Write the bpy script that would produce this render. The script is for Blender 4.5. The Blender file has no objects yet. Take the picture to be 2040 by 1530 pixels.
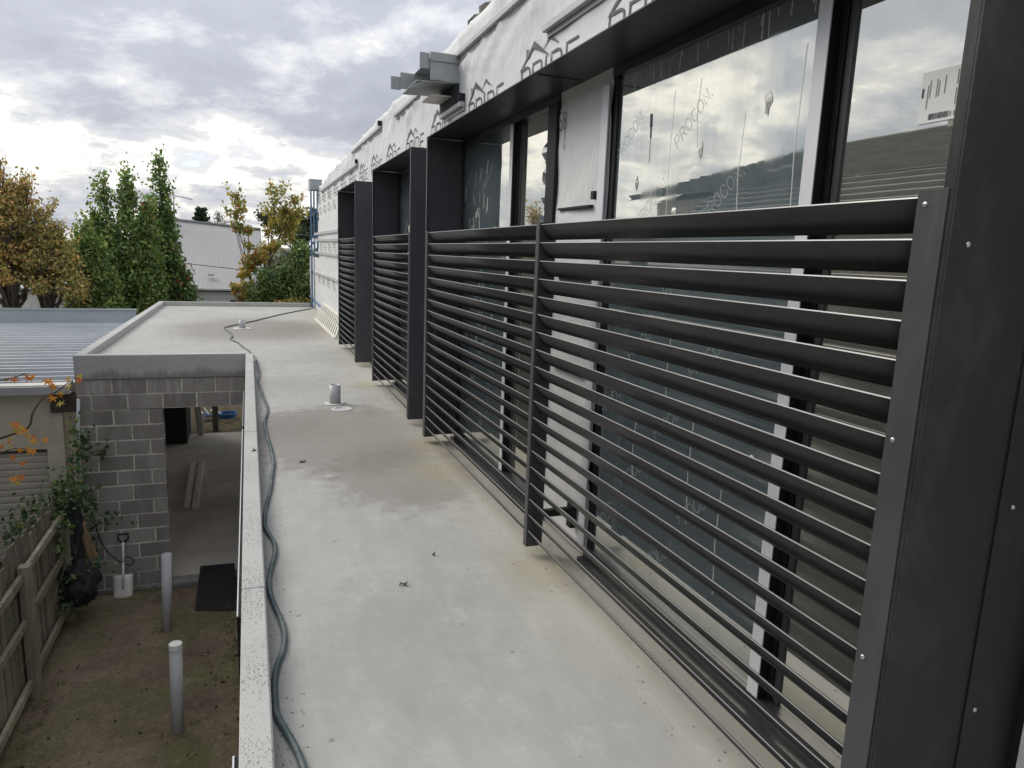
import bpy, bmesh, math, random
import numpy as np
from mathutils import Vector, Matrix, noise

rnd = random.Random(7)
S = bpy.context.scene
COL = S.collection
rad = math.radians

# ------------------------------------------------------------------ camera
cam = bpy.data.cameras.new('camera')
camo = bpy.data.objects.new('camera', cam)
COL.objects.link(camo)
F_PX, YAW, PITCH, ROLL = 1403.24, 0.359956, -0.180434, 0.0375384
cam.sensor_fit = 'HORIZONTAL'
cam.sensor_width = 36.0
cam.lens = 36.0 * F_PX / 2040.0
cam.clip_start = 0.02
cam.clip_end = 4000
fw = Vector((math.sin(YAW) * math.cos(PITCH), math.cos(YAW) * math.cos(PITCH), math.sin(PITCH)))
r0 = Vector((math.cos(YAW), -math.sin(YAW), 0))
u0 = r0.cross(fw)
cr, sr = math.cos(ROLL), math.sin(ROLL)
rv = cr * r0 + sr * u0
uv = -sr * r0 + cr * u0
camo.matrix_world = Matrix(((rv.x, uv.x, -fw.x, 0), (rv.y, uv.y, -fw.y, 0), (rv.z, uv.z, -fw.z, 1.5), (0, 0, 0, 1)))
S.camera = camo

# ------------------------------------------------------------------ world: overcast sky with broken cloud
SUN_AZ, SUN_EL = -48.0, 38.0
W = bpy.data.worlds.new('World')
S.world = W
W.use_nodes = True
nt = W.node_tree
nt.nodes.clear()


def nd(t, typ, **kw):
    n = t.nodes.new(typ)
    for k, v in kw.items():
        setattr(n, k, v)
    return n


def math_n(t, op, a, b=None, c=None, clamp=False):
    n = t.nodes.new('ShaderNodeMath')
    n.operation = op
    n.use_clamp = clamp
    for i, v in enumerate((a, b, c)):
        if v is None:
            continue
        if isinstance(v, (int, float)):
            n.inputs[i].default_value = v
        else:
            t.links.new(v, n.inputs[i])
    return n.outputs[0]


def mixc(t, fac, a, b, blend='MIX'):
    n = t.nodes.new('ShaderNodeMix')
    n.data_type = 'RGBA'
    n.blend_type = blend
    n.clamp_factor = True
    for s, v in ((n.inputs[0], fac), (n.inputs[6], a), (n.inputs[7], b)):
        if isinstance(v, (int, float)):
            s.default_value = v
        elif isinstance(v, (tuple, list)):
            s.default_value = (*v[:3], 1.0)
        else:
            t.links.new(v, s)
    return n.outputs[2]


def ramp(t, fac, stops, interp='LINEAR'):
    n = t.nodes.new('ShaderNodeValToRGB')
    n.color_ramp.interpolation = interp
    els = n.color_ramp.elements
    while len(els) < len(stops):
        els.new(0.5)
    for e, (p, c) in zip(els, stops):
        e.position = p
        e.color = (c, c, c, 1) if isinstance(c, (int, float)) else (*c[:3], 1)
    t.links.new(fac, n.inputs[0])
    return n.outputs[0]


def noise_n(t, vec, scale, detail=4, rough=0.55, dist=0.0):
    n = t.nodes.new('ShaderNodeTexNoise')
    n.inputs['Scale'].default_value = scale
    n.inputs['Detail'].default_value = detail
    n.inputs['Roughness'].default_value = rough
    n.inputs['Distortion'].default_value = dist
    if vec is not None:
        t.links.new(vec, n.inputs['Vector'])
    return n.outputs[0]


def mapping(t, vec, loc=(0, 0, 0), scale=(1, 1, 1), rot=(0, 0, 0)):
    n = t.nodes.new('ShaderNodeMapping')
    n.inputs['Location'].default_value = loc
    n.inputs['Scale'].default_value = scale
    n.inputs['Rotation'].default_value = rot
    t.links.new(vec, n.inputs['Vector'])
    return n.outputs[0]


sky = nd(nt, 'ShaderNodeTexSky', sky_type='NISHITA', sun_disc=False)
sky.sun_elevation = rad(SUN_EL)
sky.sun_rotation = rad(SUN_AZ)
sky.dust_density = 1.2
tc = nd(nt, 'ShaderNodeTexCoord')
sep = nd(nt, 'ShaderNodeSeparateXYZ')
nt.links.new(tc.outputs['Generated'], sep.inputs[0])
den = math_n(nt, 'ADD', math_n(nt, 'MAXIMUM', sep.outputs[2], 0.0), 0.30)
cx = math_n(nt, 'DIVIDE', sep.outputs[0], den)
cy = math_n(nt, 'DIVIDE', sep.outputs[1], den)
cmb = nd(nt, 'ShaderNodeCombineXYZ')
nt.links.new(cx, cmb.inputs[0])
nt.links.new(cy, cmb.inputs[1])
cvec = mapping(nt, cmb.outputs[0], loc=(0.4, 5.2, 0.0), rot=(0, 0, 0.35))
big = noise_n(nt, cvec, 1.05, 3, 0.5, 0.3)
mid = noise_n(nt, cvec, 3.4, 10, 0.64, 0.2)
dens = math_n(nt, 'ADD', math_n(nt, 'MULTIPLY', big, 0.5), math_n(nt, 'MULTIPLY', mid, 0.5))
# thickness of the deck of cloud grows overhead
thick = math_n(nt, 'ADD', dens, math_n(nt, 'MULTIPLY', math_n(nt, 'MINIMUM', math_n(nt, 'SUBTRACT', sep.outputs[2], 0.15), 0.22), 0.24))
ccol = ramp(nt, thick, [(0.32, (0.60, 0.64, 0.71)), (0.37, (0.72, 0.725, 0.74)), (0.418, (1.0, 0.98, 0.92)), (0.448, (0.84, 0.83, 0.80)), (0.472, (0.63, 0.635, 0.65)),
                        (0.498, (0.56, 0.575, 0.615)), (0.545, (0.415, 0.44, 0.50)), (0.70, (0.315, 0.335, 0.395))])
# an overcast sky is brighter towards the zenith
grad = math_n(nt, 'MULTIPLY', math_n(nt, 'ADD', math_n(nt, 'MULTIPLY', math_n(nt, 'MAXIMUM', sep.outputs[2], 0.0), 1.0), 0.80), 10.0)
gcol = nd(nt, 'ShaderNodeCombineColor')
for i in range(3):
    nt.links.new(grad, gcol.inputs[i])
# glow of the hidden sun through the cloud
dt = nd(nt, 'ShaderNodeVectorMath', operation='DOT_PRODUCT')
nt.links.new(tc.outputs['Generated'], dt.inputs[0])
dt.inputs[1].default_value = (math.sin(rad(SUN_AZ)) * math.cos(rad(SUN_EL)), math.cos(rad(SUN_AZ)) * math.cos(rad(SUN_EL)), math.sin(rad(SUN_EL)))
glow = math_n(nt, 'MULTIPLY', math_n(nt, 'POWER', math_n(nt, 'MAXIMUM', dt.outputs['Value'], 0.0), 5.0), 0.4)
gl = nd(nt, 'ShaderNodeCombineColor')
for i, k in enumerate((1.0, 0.97, 0.84)):
    nt.links.new(math_n(nt, 'ADD', math_n(nt, 'MULTIPLY', glow, k), 1.0), gl.inputs[i])
ccol10 = mixc(nt, 1.0, mixc(nt, 1.0, ccol, gcol.outputs[0], 'MULTIPLY'), gl.outputs[0], 'MULTIPLY')
gap = ramp(nt, dens, [(0.31, 1.0), (0.36, 0.0)])
skyb = mixc(nt, 1.0, sky.outputs[0], (1.5, 1.5, 1.5), 'MULTIPLY')
final = mixc(nt, math_n(nt, 'MULTIPLY', gap, 0.75), ccol10, skyb)
bg = nd(nt, 'ShaderNodeBackground')
bg.inputs[1].default_value = 0.1
nt.links.new(final, bg.inputs[0])
wo = nd(nt, 'ShaderNodeOutputWorld')
nt.links.new(bg.outputs[0], wo.inputs[0])

# ------------------------------------------------------------------ sun (diffused by cloud)
sl = bpy.data.lights.new('sun', 'SUN')
sl.energy = 1.5
sl.angle = rad(28)
sl.color = (1.0, 0.94, 0.83)
so = bpy.data.objects.new('sun', sl)
COL.objects.link(so)
sd = Vector((math.sin(rad(SUN_AZ)) * math.cos(rad(SUN_EL)), math.cos(rad(SUN_AZ)) * math.cos(rad(SUN_EL)), math.sin(rad(SUN_EL))))
so.rotation_euler = sd.to_track_quat('Z', 'Y').to_euler()
so.location = sd * 30

S.view_settings.view_transform = 'Standard'
S.view_settings.look = 'None'
S.view_settings.exposure = 0.42
S.view_settings.gamma = 1.0
S.view_settings.use_curve_mapping = False
S.cycles.max_bounces = 10
S.cycles.diffuse_bounces = 7
S.cycles.transparent_max_bounces = 8


# ------------------------------------------------------------------ materials
def new_mat(name):
    m = bpy.data.materials.new(name)
    m.use_nodes = True
    t = m.node_tree
    t.nodes.clear()
    out = t.nodes.new('ShaderNodeOutputMaterial')
    p = t.nodes.new('ShaderNodeBsdfPrincipled')
    t.links.new(p.outputs[0], out.inputs[0])
    return m, t, p, out


def bump(t, p, h, strength=0.2, dist=0.01):
    b = t.nodes.new('ShaderNodeBump')
    b.inputs['Strength'].default_value = strength
    b.inputs['Distance'].default_value = dist
    t.links.new(h, b.inputs['Height'])
    t.links.new(b.outputs[0], p.inputs['Normal'])


def obj_co(t):
    return t.nodes.new('ShaderNodeTexCoord').outputs['Object']


def world_co(t):
    return t.nodes.new('ShaderNodeNewGeometry').outputs['Position']


def M(name, base, rough=0.6, metal=0.0, var=0.15, scale=6.0, bs=0.15, bscale=60.0, bdist=0.004, rnd_amt=0.0, dirt=None, dirt_amt=0.0, dscale=3.0, stretch=(1, 1, 1), world=False):
    m, t, p, _ = new_mat(name)
    v = world_co(t) if world else obj_co(t)
    if stretch != (1, 1, 1):
        v = mapping(t, v, scale=stretch)
    n1 = noise_n(t, v, scale, 5, 0.6)
    lo = tuple(c * (1 - var) for c in base)
    hi = tuple(min(1, c * (1 + var)) for c in base)
    c = mixc(t, ramp(t, n1, [(0.3, 0.0), (0.7, 1.0)]), lo, hi)
    if rnd_amt:
        oi = t.nodes.new('ShaderNodeObjectInfo')
        k = math_n(t, 'ADD', math_n(t, 'MULTIPLY', oi.outputs['Random'], 2 * rnd_amt), 1 - rnd_amt)
        cc = t.nodes.new('ShaderNodeCombineColor')
        for i in range(3):
            t.links.new(k, cc.inputs[i])
        c = mixc(t, 1.0, c, cc.outputs[0], 'MULTIPLY')
    if dirt:
        n2 = noise_n(t, v, dscale, 6, 0.65, 0.3)
        c = mixc(t, math_n(t, 'MULTIPLY', ramp(t, n2, [(0.48, 0.0), (0.68, 1.0)]), dirt_amt), c, dirt)
    t.links.new(c, p.inputs['Base Color'])
    p.inputs['Roughness'].default_value = rough
    p.inputs['Metallic'].default_value = metal
    if bs:
        bump(t, p, noise_n(t, v, bscale, 4, 0.6), bs, bdist)
    return m


def spot(t, pos, x, y, r0_, r1_, wob, nz):
    """soft irregular patch round (x, y): 1 inside r0, 0 outside r1"""
    s = t.nodes.new('ShaderNodeSeparateXYZ')
    t.links.new(pos, s.inputs[0])
    dx = math_n(t, 'SUBTRACT', s.outputs[0], x)
    dy = math_n(t, 'MULTIPLY', math_n(t, 'SUBTRACT', s.outputs[1], y), 0.72)
    d = math_n(t, 'SQRT', math_n(t, 'ADD', math_n(t, 'MULTIPLY', dx, dx), math_n(t, 'MULTIPLY', dy, dy)))
    d = math_n(t, 'ADD', d, math_n(t, 'MULTIPLY', math_n(t, 'SUBTRACT', nz, 0.5), wob))
    return ramp(t, math_n(t, 'DIVIDE', d, r1_), [(r0_ / r1_, 1.0), (1.0, 0.0)], 'EASE')


def mat_deck():
    m, t, p, _ = new_mat('deck_concrete')
    pos = world_co(t)
    n1 = noise_n(t, pos, 0.9, 6, 0.6)
    n2 = noise_n(t, pos, 7.0, 6, 0.65)
    n3 = noise_n(t, pos, 90.0, 3, 0.6)
    c = mixc(t, ramp(t, n1, [(0.32, 0), (0.68, 1)]), (0.335, 0.332, 0.310), (0.43, 0.424, 0.395))
    c = mixc(t, math_n(t, 'MULTIPLY', ramp(t, n2, [(0.35, 1), (0.55, 0)]), 0.35), c, (0.33, 0.325, 0.31))
    c = mixc(t, math_n(t, 'MULTIPLY', ramp(t, n2, [(0.58, 0), (0.75, 1)]), 0.45), c, (0.54, 0.535, 0.51))
    # trowel sweeps and pale laitance
    sw = noise_n(t, mapping(t, pos, scale=(3.0, 0.8, 1), rot=(0, 0, 0.5)), 1.4, 7, 0.7, 2.2)
    c = mixc(t, math_n(t, 'MULTIPLY', ramp(t, sw, [(0.50, 0), (0.58, 1), (0.62, 0)]), 0.13), c, (0.53, 0.525, 0.50))
    c = mixc(t, math_n(t, 'MULTIPLY', ramp(t, sw, [(0.36, 1), (0.46, 0)]), 0.18), c, (0.28, 0.27, 0.25))
    fg = noise_n(t, pos, 260.0, 3, 0.7)
    c = mixc(t, math_n(t, 'MULTIPLY', ramp(t, fg, [(0.30, 1), (0.46, 0)]), 0.35), c, (0.22, 0.215, 0.20))
    c = mixc(t, math_n(t, 'MULTIPLY', ramp(t, fg, [(0.56, 0), (0.70, 1)]), 0.30), c, (0.60, 0.595, 0.57))
    # damp patches round the two pipes and in the low spots
    for x, y, a, b, k in ((0.72, 5.75, 0.62, 0.95, 0.62), (0.30, 6.1, 0.1, 0.55, 0.40), (0.0, 13.8, 0.8, 1.9, 0.62), (0.95, 4.6, 0.35, 0.62, 0.50), (1.0, 13.6, 0.4, 1.5, 0.45), (0.35, 8.2, 0.1, 0.8, 0.25), (0.5, 2.6, 0.1, 0.6, 0.18)):
        c = mixc(t, math_n(t, 'MULTIPLY', spot(t, pos, x, y, a, b, 0.7, n2), k), c, (0.185, 0.165, 0.145))
    # rusty runs beside the screens
    sx = t.nodes.new('ShaderNodeSeparateXYZ')
    t.links.new(pos, sx.inputs[0])
    edge = math_n(t, 'ADD', sx.outputs[0], math_n(t, 'MULTIPLY', math_n(t, 'SUBTRACT', n1, 0.5), 0.8))
    c = mixc(t, math_n(t, 'MULTIPLY', ramp(t, math_n(t, 'SUBTRACT', edge, 0.9), [(0.15, 0), (0.55, 1)]), 0.36), c, (0.44, 0.40, 0.33))
    for x, y in ((1.27, 2.95), (1.3, 5.25), (1.2, 4.6), (1.18, 7.9)):
        c = mixc(t, math_n(t, 'MULTIPLY', spot(t, pos, x, y, 0.03, 0.30, 0.25, n2), 0.5), c, (0.30, 0.27, 0.17))
    for x, y in ((0.10, 2.35), (0.12, 3.3), (0.09, 2.0)):
        c = mixc(t, math_n(t, 'MULTIPLY', spot(t, pos, x, y, 0.02, 0.22, 0.12, n2), 0.3), c, (0.25, 0.25, 0.245))
    # shadow line along the foot of the upstand, painted as a darker strip
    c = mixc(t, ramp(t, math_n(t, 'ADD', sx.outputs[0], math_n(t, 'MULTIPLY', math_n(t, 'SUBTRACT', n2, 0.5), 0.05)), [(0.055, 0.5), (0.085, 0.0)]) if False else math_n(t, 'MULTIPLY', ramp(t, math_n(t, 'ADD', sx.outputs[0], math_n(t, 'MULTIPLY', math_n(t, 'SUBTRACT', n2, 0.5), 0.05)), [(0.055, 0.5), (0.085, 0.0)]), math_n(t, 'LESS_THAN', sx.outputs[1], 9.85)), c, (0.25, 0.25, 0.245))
    # fine specks
    vo = t.nodes.new('ShaderNodeTexVoronoi')
    vo.inputs['Scale'].default_value = 34.0
    t.links.new(pos, vo.inputs['Vector'])
    sp = math_n(t, 'MULTIPLY', ramp(t, vo.outputs[0], [(0.10, 1), (0.17, 0)]), ramp(t, noise_n(t, pos, 2.2, 3), [(0.52, 0), (0.62, 1)]))
    c = mixc(t, math_n(t, 'MULTIPLY', sp, 0.55), c, (0.16, 0.155, 0.15))
    vo2 = t.nodes.new('ShaderNodeTexVoronoi')
    vo2.inputs['Scale'].default_value = 5.5
    t.links.new(pos, vo2.inputs['Vector'])
    c = mixc(t, math_n(t, 'MULTIPLY', ramp(t, vo2.outputs[0], [(0.035, 1), (0.07, 0)]), 0.6), c, (0.12, 0.115, 0.11))
    c = mixc(t, math_n(t, 'MULTIPLY', n3, 0.14), c, (0.2, 0.2, 0.19))
    t.links.new(c, p.inputs['Base Color'])
    p.inputs['Roughness'].default_value = 0.82
    p.inputs['Specular IOR Level'].default_value = 0.3
    h = math_n(t, 'ADD', math_n(t, 'MULTIPLY', n2, 0.6), math_n(t, 'MULTIPLY', n3, 0.4))
    bump(t, p, h, 0.22, 0.006)
    return m


def mat_curb():
    m, t, p, _ = new_mat('upstand_concrete')
    pos = world_co(t)
    n1 = noise_n(t, pos, 3.0, 5, 0.6)
    c = mixc(t, n1, (0.36, 0.36, 0.345), (0.49, 0.485, 0.47))
    zone = ramp(t, noise_n(t, pos, 1.7, 3), [(0.36, 0.0), (0.56, 1.0)])
    tot = None
    for sc, k in ((75.0, 0.17), (130.0, 0.2)):
        vo = t.nodes.new('ShaderNodeTexVoronoi')
        vo.inputs['Scale'].default_value = sc
        t.links.new(mapping(t, pos, scale=(1, 0.75, 1)), vo.inputs['Vector'])
        s_ = ramp(t, math_n(t, 'ADD', vo.outputs[0], math_n(t, 'MULTIPLY', noise_n(t, pos, 160, 2), 0.28)), [(k + 0.16, 1), (k + 0.22, 0)])
        s_ = math_n(t, 'MULTIPLY', s_, zone)
        tot = s_ if tot is None else math_n(t, 'MAXIMUM', tot, s_)
    c = mixc(t, math_n(t, 'MULTIPLY', tot, 0.9), c, (0.11, 0.105, 0.10))
    t.links.new(c, p.inputs['Base Color'])
    p.inputs['Roughness'].default_value = 0.85
    bump(t, p, math_n(t, 'SUBTRACT', noise_n(t, pos, 60, 3), tot), 0.35, 0.004)
    return m


def mat_block():
    m, t, p, _ = new_mat('concrete_block')
    pos = world_co(t)
    oi = t.nodes.new('ShaderNodeObjectInfo')
    k = ramp(t, oi.outputs['Random'], [(0, (0.225, 0.205, 0.187)), (0.5, (0.295, 0.272, 0.248)), (1, (0.375, 0.35, 0.322))])
    n1 = noise_n(t, pos, 40, 5, 0.7)
    c = mixc(t, math_n(t, 'MULTIPLY', ramp(t, n1, [(0.35, 1), (0.65, 0)]), 0.35), k, (0.18, 0.17, 0.163))
    st = mapping(t, pos, scale=(9, 9, 0.9))
    n2 = noise_n(t, st, 1.0, 5, 0.6)
    s = t.nodes.new('ShaderNodeSeparateXYZ')
    t.links.new(pos, s.inputs[0])
    # pale lime runs that hang from the beam and mid-wall
    run = ramp(t, n2, [(0.50, 0), (0.66, 1)])
    up = ramp(t, math_n(t, 'ADD', s.outputs[2], math_n(t, 'MULTIPLY', noise_n(t, pos, 3.0, 3), 0.9)), [(0.0, 0.35), (0.06, 1.0)])
    c = mixc(t, math_n(t, 'MULTIPLY', run, math_n(t, 'MULTIPLY', up, 0.6)), c, (0.52, 0.505, 0.485))
    dk = ramp(t, noise_n(t, mapping(t, pos, scale=(4, 4, 1.2)), 1.0, 4), [(0.5, 0), (0.75, 1)])
    c = mixc(t, math_n(t, 'MULTIPLY', dk, 0.6), c, (0.15, 0.142, 0.13))
    t.links.new(c, p.inputs['Base Color'])
    vp_ = t.nodes.new('ShaderNodeTexVoronoi')
    vp_.inputs['Scale'].default_value = 60
    t.links.new(pos, vp_.inputs['Vector'])
    c = mixc(t, math_n(t, 'MULTIPLY', ramp(t, vp_.outputs[0], [(0.12, 1), (0.24, 0)]), 0.5), c, (0.10, 0.092, 0.085))
    t.links.new(c, p.inputs['Base Color'])
    p.inputs['Roughness'].default_value = 0.92
    bump(t, p, n1, 0.8, 0.008)
    return m


def mat_beam():
    m, t, p, _ = new_mat('beam_concrete')
    pos = world_co(t)
    n1 = noise_n(t, pos, 5, 6, 0.6)
    c = mixc(t, n1, (0.37, 0.365, 0.37), (0.47, 0.465, 0.47))
    s = t.nodes.new('ShaderNodeSeparateXYZ')
    t.links.new(pos, s.inputs[0])
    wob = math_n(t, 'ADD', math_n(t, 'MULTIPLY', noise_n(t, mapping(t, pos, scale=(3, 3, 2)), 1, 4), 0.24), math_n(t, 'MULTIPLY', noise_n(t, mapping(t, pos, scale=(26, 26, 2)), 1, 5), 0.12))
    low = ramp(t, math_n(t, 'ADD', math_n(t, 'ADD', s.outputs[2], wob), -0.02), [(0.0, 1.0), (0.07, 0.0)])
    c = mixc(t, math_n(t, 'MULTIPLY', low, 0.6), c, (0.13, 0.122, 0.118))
    vo = t.nodes.new('ShaderNodeTexVoronoi')
    vo.inputs['Scale'].default_value = 16
    t.links.new(pos, vo.inputs['Vector'])
    c = mixc(t, math_n(t, 'MULTIPLY', ramp(t, vo.outputs[0], [(0.08, 1), (0.14, 0)]), 0.7), c, (0.13, 0.125, 0.12))
    t.links.new(c, p.inputs['Base Color'])
    p.inputs['Roughness'].default_value = 0.85
    bump(t, p, n1, 0.3, 0.006)
    return m


def mat_wrap():
    m, t, p, out = new_mat('building_wrap')
    pos = world_co(t)
    n1 = noise_n(t, pos, 1.3, 5, 0.6)
    c = mixc(t, n1, (0.60, 0.60, 0.607), (0.71, 0.71, 0.717))
    n2 = noise_n(t, mapping(t, pos, scale=(1, 1, 2.2)), 2.6, 6, 0.7, 0.5)
    c = mixc(t, math_n(t, 'MULTIPLY', ramp(t, n2, [(0.56, 0), (0.76, 1)]), 0.30), c, (0.50, 0.495, 0.48))
    vo = t.nodes.new('ShaderNodeTexVoronoi')
    vo.inputs['Scale'].default_value = 3.2
    t.links.new(pos, vo.inputs['Vector'])
    c = mixc(t, math_n(t, 'MULTIPLY', ramp(t, vo.outputs[0], [(0.028, 1), (0.045, 0)]), 0.75), c, (0.2, 0.2, 0.2))
    t.links.new(c, p.inputs['Base Color'])
    p.inputs['Roughness'].default_value = 0.55
    p.inputs['Specular IOR Level'].default_value = 0.35
    h = noise_n(t, mapping(t, pos, scale=(1, 2.0, 1.0), rot=(0.6, 0, 0)), 3.2, 4, 0.55, 0.25)
    bump(t, p, h, 0.55, 0.035)
    return m


def mat_dark(name, base=(0.028, 0.029, 0.033), rough=0.38, spec=0.5, var=0.12):
    m, t, p, _ = new_mat(name)
    v = obj_co(t)
    n = noise_n(t, v, 3.0, 5, 0.6)
    c0 = mixc(t, n, tuple(c * (1 - var) for c in base), tuple(c * (1 + var) for c in base))
    wp = world_co(t)
    du = noise_n(t, mapping(t, wp, scale=(1, 1, 0.6)), 5.0, 7, 0.7, 0.5)
    c0 = mixc(t, math_n(t, 'MULTIPLY', ramp(t, du, [(0.50, 0), (0.75, 1)]), 0.22), c0, (0.13, 0.125, 0.115))
    ru = noise_n(t, mapping(t, wp, scale=(30, 30, 1.2)), 1.0, 4, 0.6)
    c0 = mixc(t, math_n(t, 'MULTIPLY', ramp(t, ru, [(0.62, 0), (0.72, 1)]), 0.10), c0, (0.16, 0.155, 0.145))
    t.links.new(c0, p.inputs['Base Color'])
    t.links.new(math_n(t, 'ADD', math_n(t, 'MULTIPLY', noise_n(t, v, 14, 5), 0.12), rough - 0.06), p.inputs['Roughness'])
    p.inputs['Specular IOR Level'].default_value = spec
    bump(t, p, noise_n(t, v, 420, 2), 0.05, 0.001)
    return m


def mat_glass(name, film):
    m, t, p, out = new_mat(name)
    pos = world_co(t)
    # what shows through or on the pane when nothing bright is mirrored in it
    n1 = noise_n(t, pos, 2.2, 6, 0.65, 0.4)
    if film:
        c = mixc(t, ramp(t, n1, [(0.35, 0), (0.7, 1)]), (0.11, 0.15, 0.175), (0.18, 0.225, 0.245))
        sc = noise_n(t, mapping(t, pos, scale=(1, 16, 2.0)), 1.0, 6, 0.7, 0.4)
        c = mixc(t, math_n(t, 'MULTIPLY', ramp(t, sc, [(0.66, 0), (0.80, 1)]), 0.5), c, (0.42, 0.46, 0.46))
    else:
        c = mixc(t, n1, (0.14, 0.15, 0.135), (0.21, 0.215, 0.19))
    t.links.new(c, p.inputs['Base Color'])
    p.inputs['Roughness'].default_value = 0.7
    p.inputs['Specular IOR Level'].default_value = 0.0
    g = t.nodes.new('ShaderNodeBsdfGlossy')
    g.inputs['Color'].default_value = (1.0, 0.99, 0.93, 1)
    if film:
        t.links.new(math_n(t, 'MULTIPLY', ramp(t, noise_n(t, mapping(t, pos, scale=(1, 3.0, 0.7)), 1.6, 5, 0.65), [(0.45, 0), (0.75, 1)]), 0.10), g.inputs['Roughness'])
    else:
        g.inputs['Roughness'].default_value = 0.0
    b = t.nodes.new('ShaderNodeBump')
    b.inputs['Strength'].default_value = 0.05 if film else 0.02
    b.inputs['Distance'].default_value = 0.004
    t.links.new(noise_n(t, mapping(t, pos, scale=(1, 2.0, 0.8)), 2.5, 3, 0.5, 0.5), b.inputs['Height'])
    t.links.new(b.outputs[0], g.inputs['Normal'])
    fr = t.nodes.new('ShaderNodeFresnel')
    fr.inputs['IOR'].default_value = 1.7
    fac = math_n(t, 'ADD', math_n(t, 'MULTIPLY', fr.outputs[0], 0.75), 0.46 if film else 0.52)
    if film:
        fac = math_n(t, 'ADD', fac, math_n(t, 'MULTIPLY', math_n(t, 'SUBTRACT', noise_n(t, mapping(t, pos, scale=(1, 5.0, 0.8)), 1.3, 5, 0.65), 0.5), 0.28))
    fac = math_n(t, 'MINIMUM', math_n(t, 'MAXIMUM', fac, 0.0), 0.95)
    mx = t.nodes.new('ShaderNodeMixShader')
    t.links.new(fac, mx.inputs[0])
    t.links.new(p.outputs[0], mx.inputs[1])
    t.links.new(g.outputs[0], mx.inputs[2])
    t.links.new(mx.outputs[0], out.inputs[0])
    return m


def mat_print(name, base, alpha):
    m, t, p, out = new_mat(name)
    p.inputs['Base Color'].default_value = (*base, 1)
    p.inputs['Roughness'].default_value = 0.5
    tr = t.nodes.new('ShaderNodeBsdfTransparent')
    mx = t.nodes.new('ShaderNodeMixShader')
    mx.inputs[0].default_value = alpha
    t.links.new(tr.outputs[0], mx.inputs[1])
    t.links.new(p.outputs[0], mx.inputs[2])
    t.links.new(mx.outputs[0], out.inputs[0])
    return m


def mat_leaf(name, trans=0.35):
    m, t, p, out = new_mat(name)
    a = t.nodes.new('ShaderNodeAttribute')
    a.attribute_name = 'tint'
    t.links.new(a.outputs['Color'], p.inputs['Base Color'])
    p.inputs['Roughness'].default_value = 0.5
    p.inputs['Specular IOR Level'].default_value = 0.3
    tr = t.nodes.new('ShaderNodeBsdfTranslucent')
    t.links.new(mixc(t, 1.0, a.outputs['Color'], (1.15, 1.2, 0.7), 'MULTIPLY'), tr.inputs['Color'])
    mx = t.nodes.new('ShaderNodeMixShader')
    mx.inputs[0].default_value = trans
    t.links.new(p.outputs[0], mx.inputs[1])
    t.links.new(tr.outputs[0], mx.inputs[2])
    t.links.new(mx.outputs[0], out.inputs[0])
    return m


def mat_soil():
    m, t, p, _ = new_mat('soil')
    pos = world_co(t)
    n1 = noise_n(t, pos, 1.1, 6, 0.65, 0.3)
    n2 = noise_n(t, pos, 9, 6, 0.7)
    n3 = noise_n(t, pos, 45, 4, 0.7)
    c = mixc(t, ramp(t, n1, [(0.35, 0), (0.65, 1)]), (0.088, 0.064, 0.043), (0.22, 0.165, 0.11))
    c = mixc(t, math_n(t, 'MULTIPLY', ramp(t, noise_n(t, mapping(t, pos, loc=(5, 3, 0)), 1.6, 5, 0.65), [(0.45, 0), (0.60, 1)]), 0.7), c, (0.115, 0.12, 0.045))
    c = mixc(t, math_n(t, 'MULTIPLY', ramp(t, n2, [(0.5, 0), (0.75, 1)]), 0.6), c, (0.30, 0.245, 0.18))
    c = mixc(t, math_n(t, 'MULTIPLY', ramp(t, n3, [(0.35, 1), (0.5, 0)]), 0.6), c, (0.05, 0.04, 0.032))
    t.links.new(c, p.inputs['Base Color'])
    p.inputs['Roughness'].default_value = 0.95
    bump(t, p, math_n(t, 'ADD', n2, math_n(t, 'MULTIPLY', n3, 0.5)), 0.8, 0.03)
    return m


def mat_timber(name, base, green=0.0):
    m, t, p, _ = new_mat(name)
    v = obj_co(t)
    pos = world_co(t)
    g = noise_n(t, mapping(t, v, scale=(22, 22, 1.4)), 1.0, 6, 0.65, 0.6)
    c = mixc(t, ramp(t, g, [(0.3, 0), (0.7, 1)]), tuple(k * 0.62 for k in base), tuple(min(1, k * 1.3) for k in base))
    oi = t.nodes.new('ShaderNodeObjectInfo')
    k = math_n(t, 'ADD', math_n(t, 'MULTIPLY', oi.outputs['Random'], 0.5), 0.72)
    cc = t.nodes.new('ShaderNodeCombineColor')
    for i in range(3):
        t.links.new(k, cc.inputs[i])
    c = mixc(t, 1.0, c, cc.outputs[0], 'MULTIPLY')
    if green:
        c = mixc(t, math_n(t, 'MULTIPLY', ramp(t, noise_n(t, pos, 3.5, 5, 0.6), [(0.45, 0), (0.65, 1)]), green), c, (0.10, 0.115, 0.055))
    t.links.new(c, p.inputs['Base Color'])
    p.inputs['Roughness'].default_value = 0.85
    bump(t, p, g, 0.4, 0.004)
    return m


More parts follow.
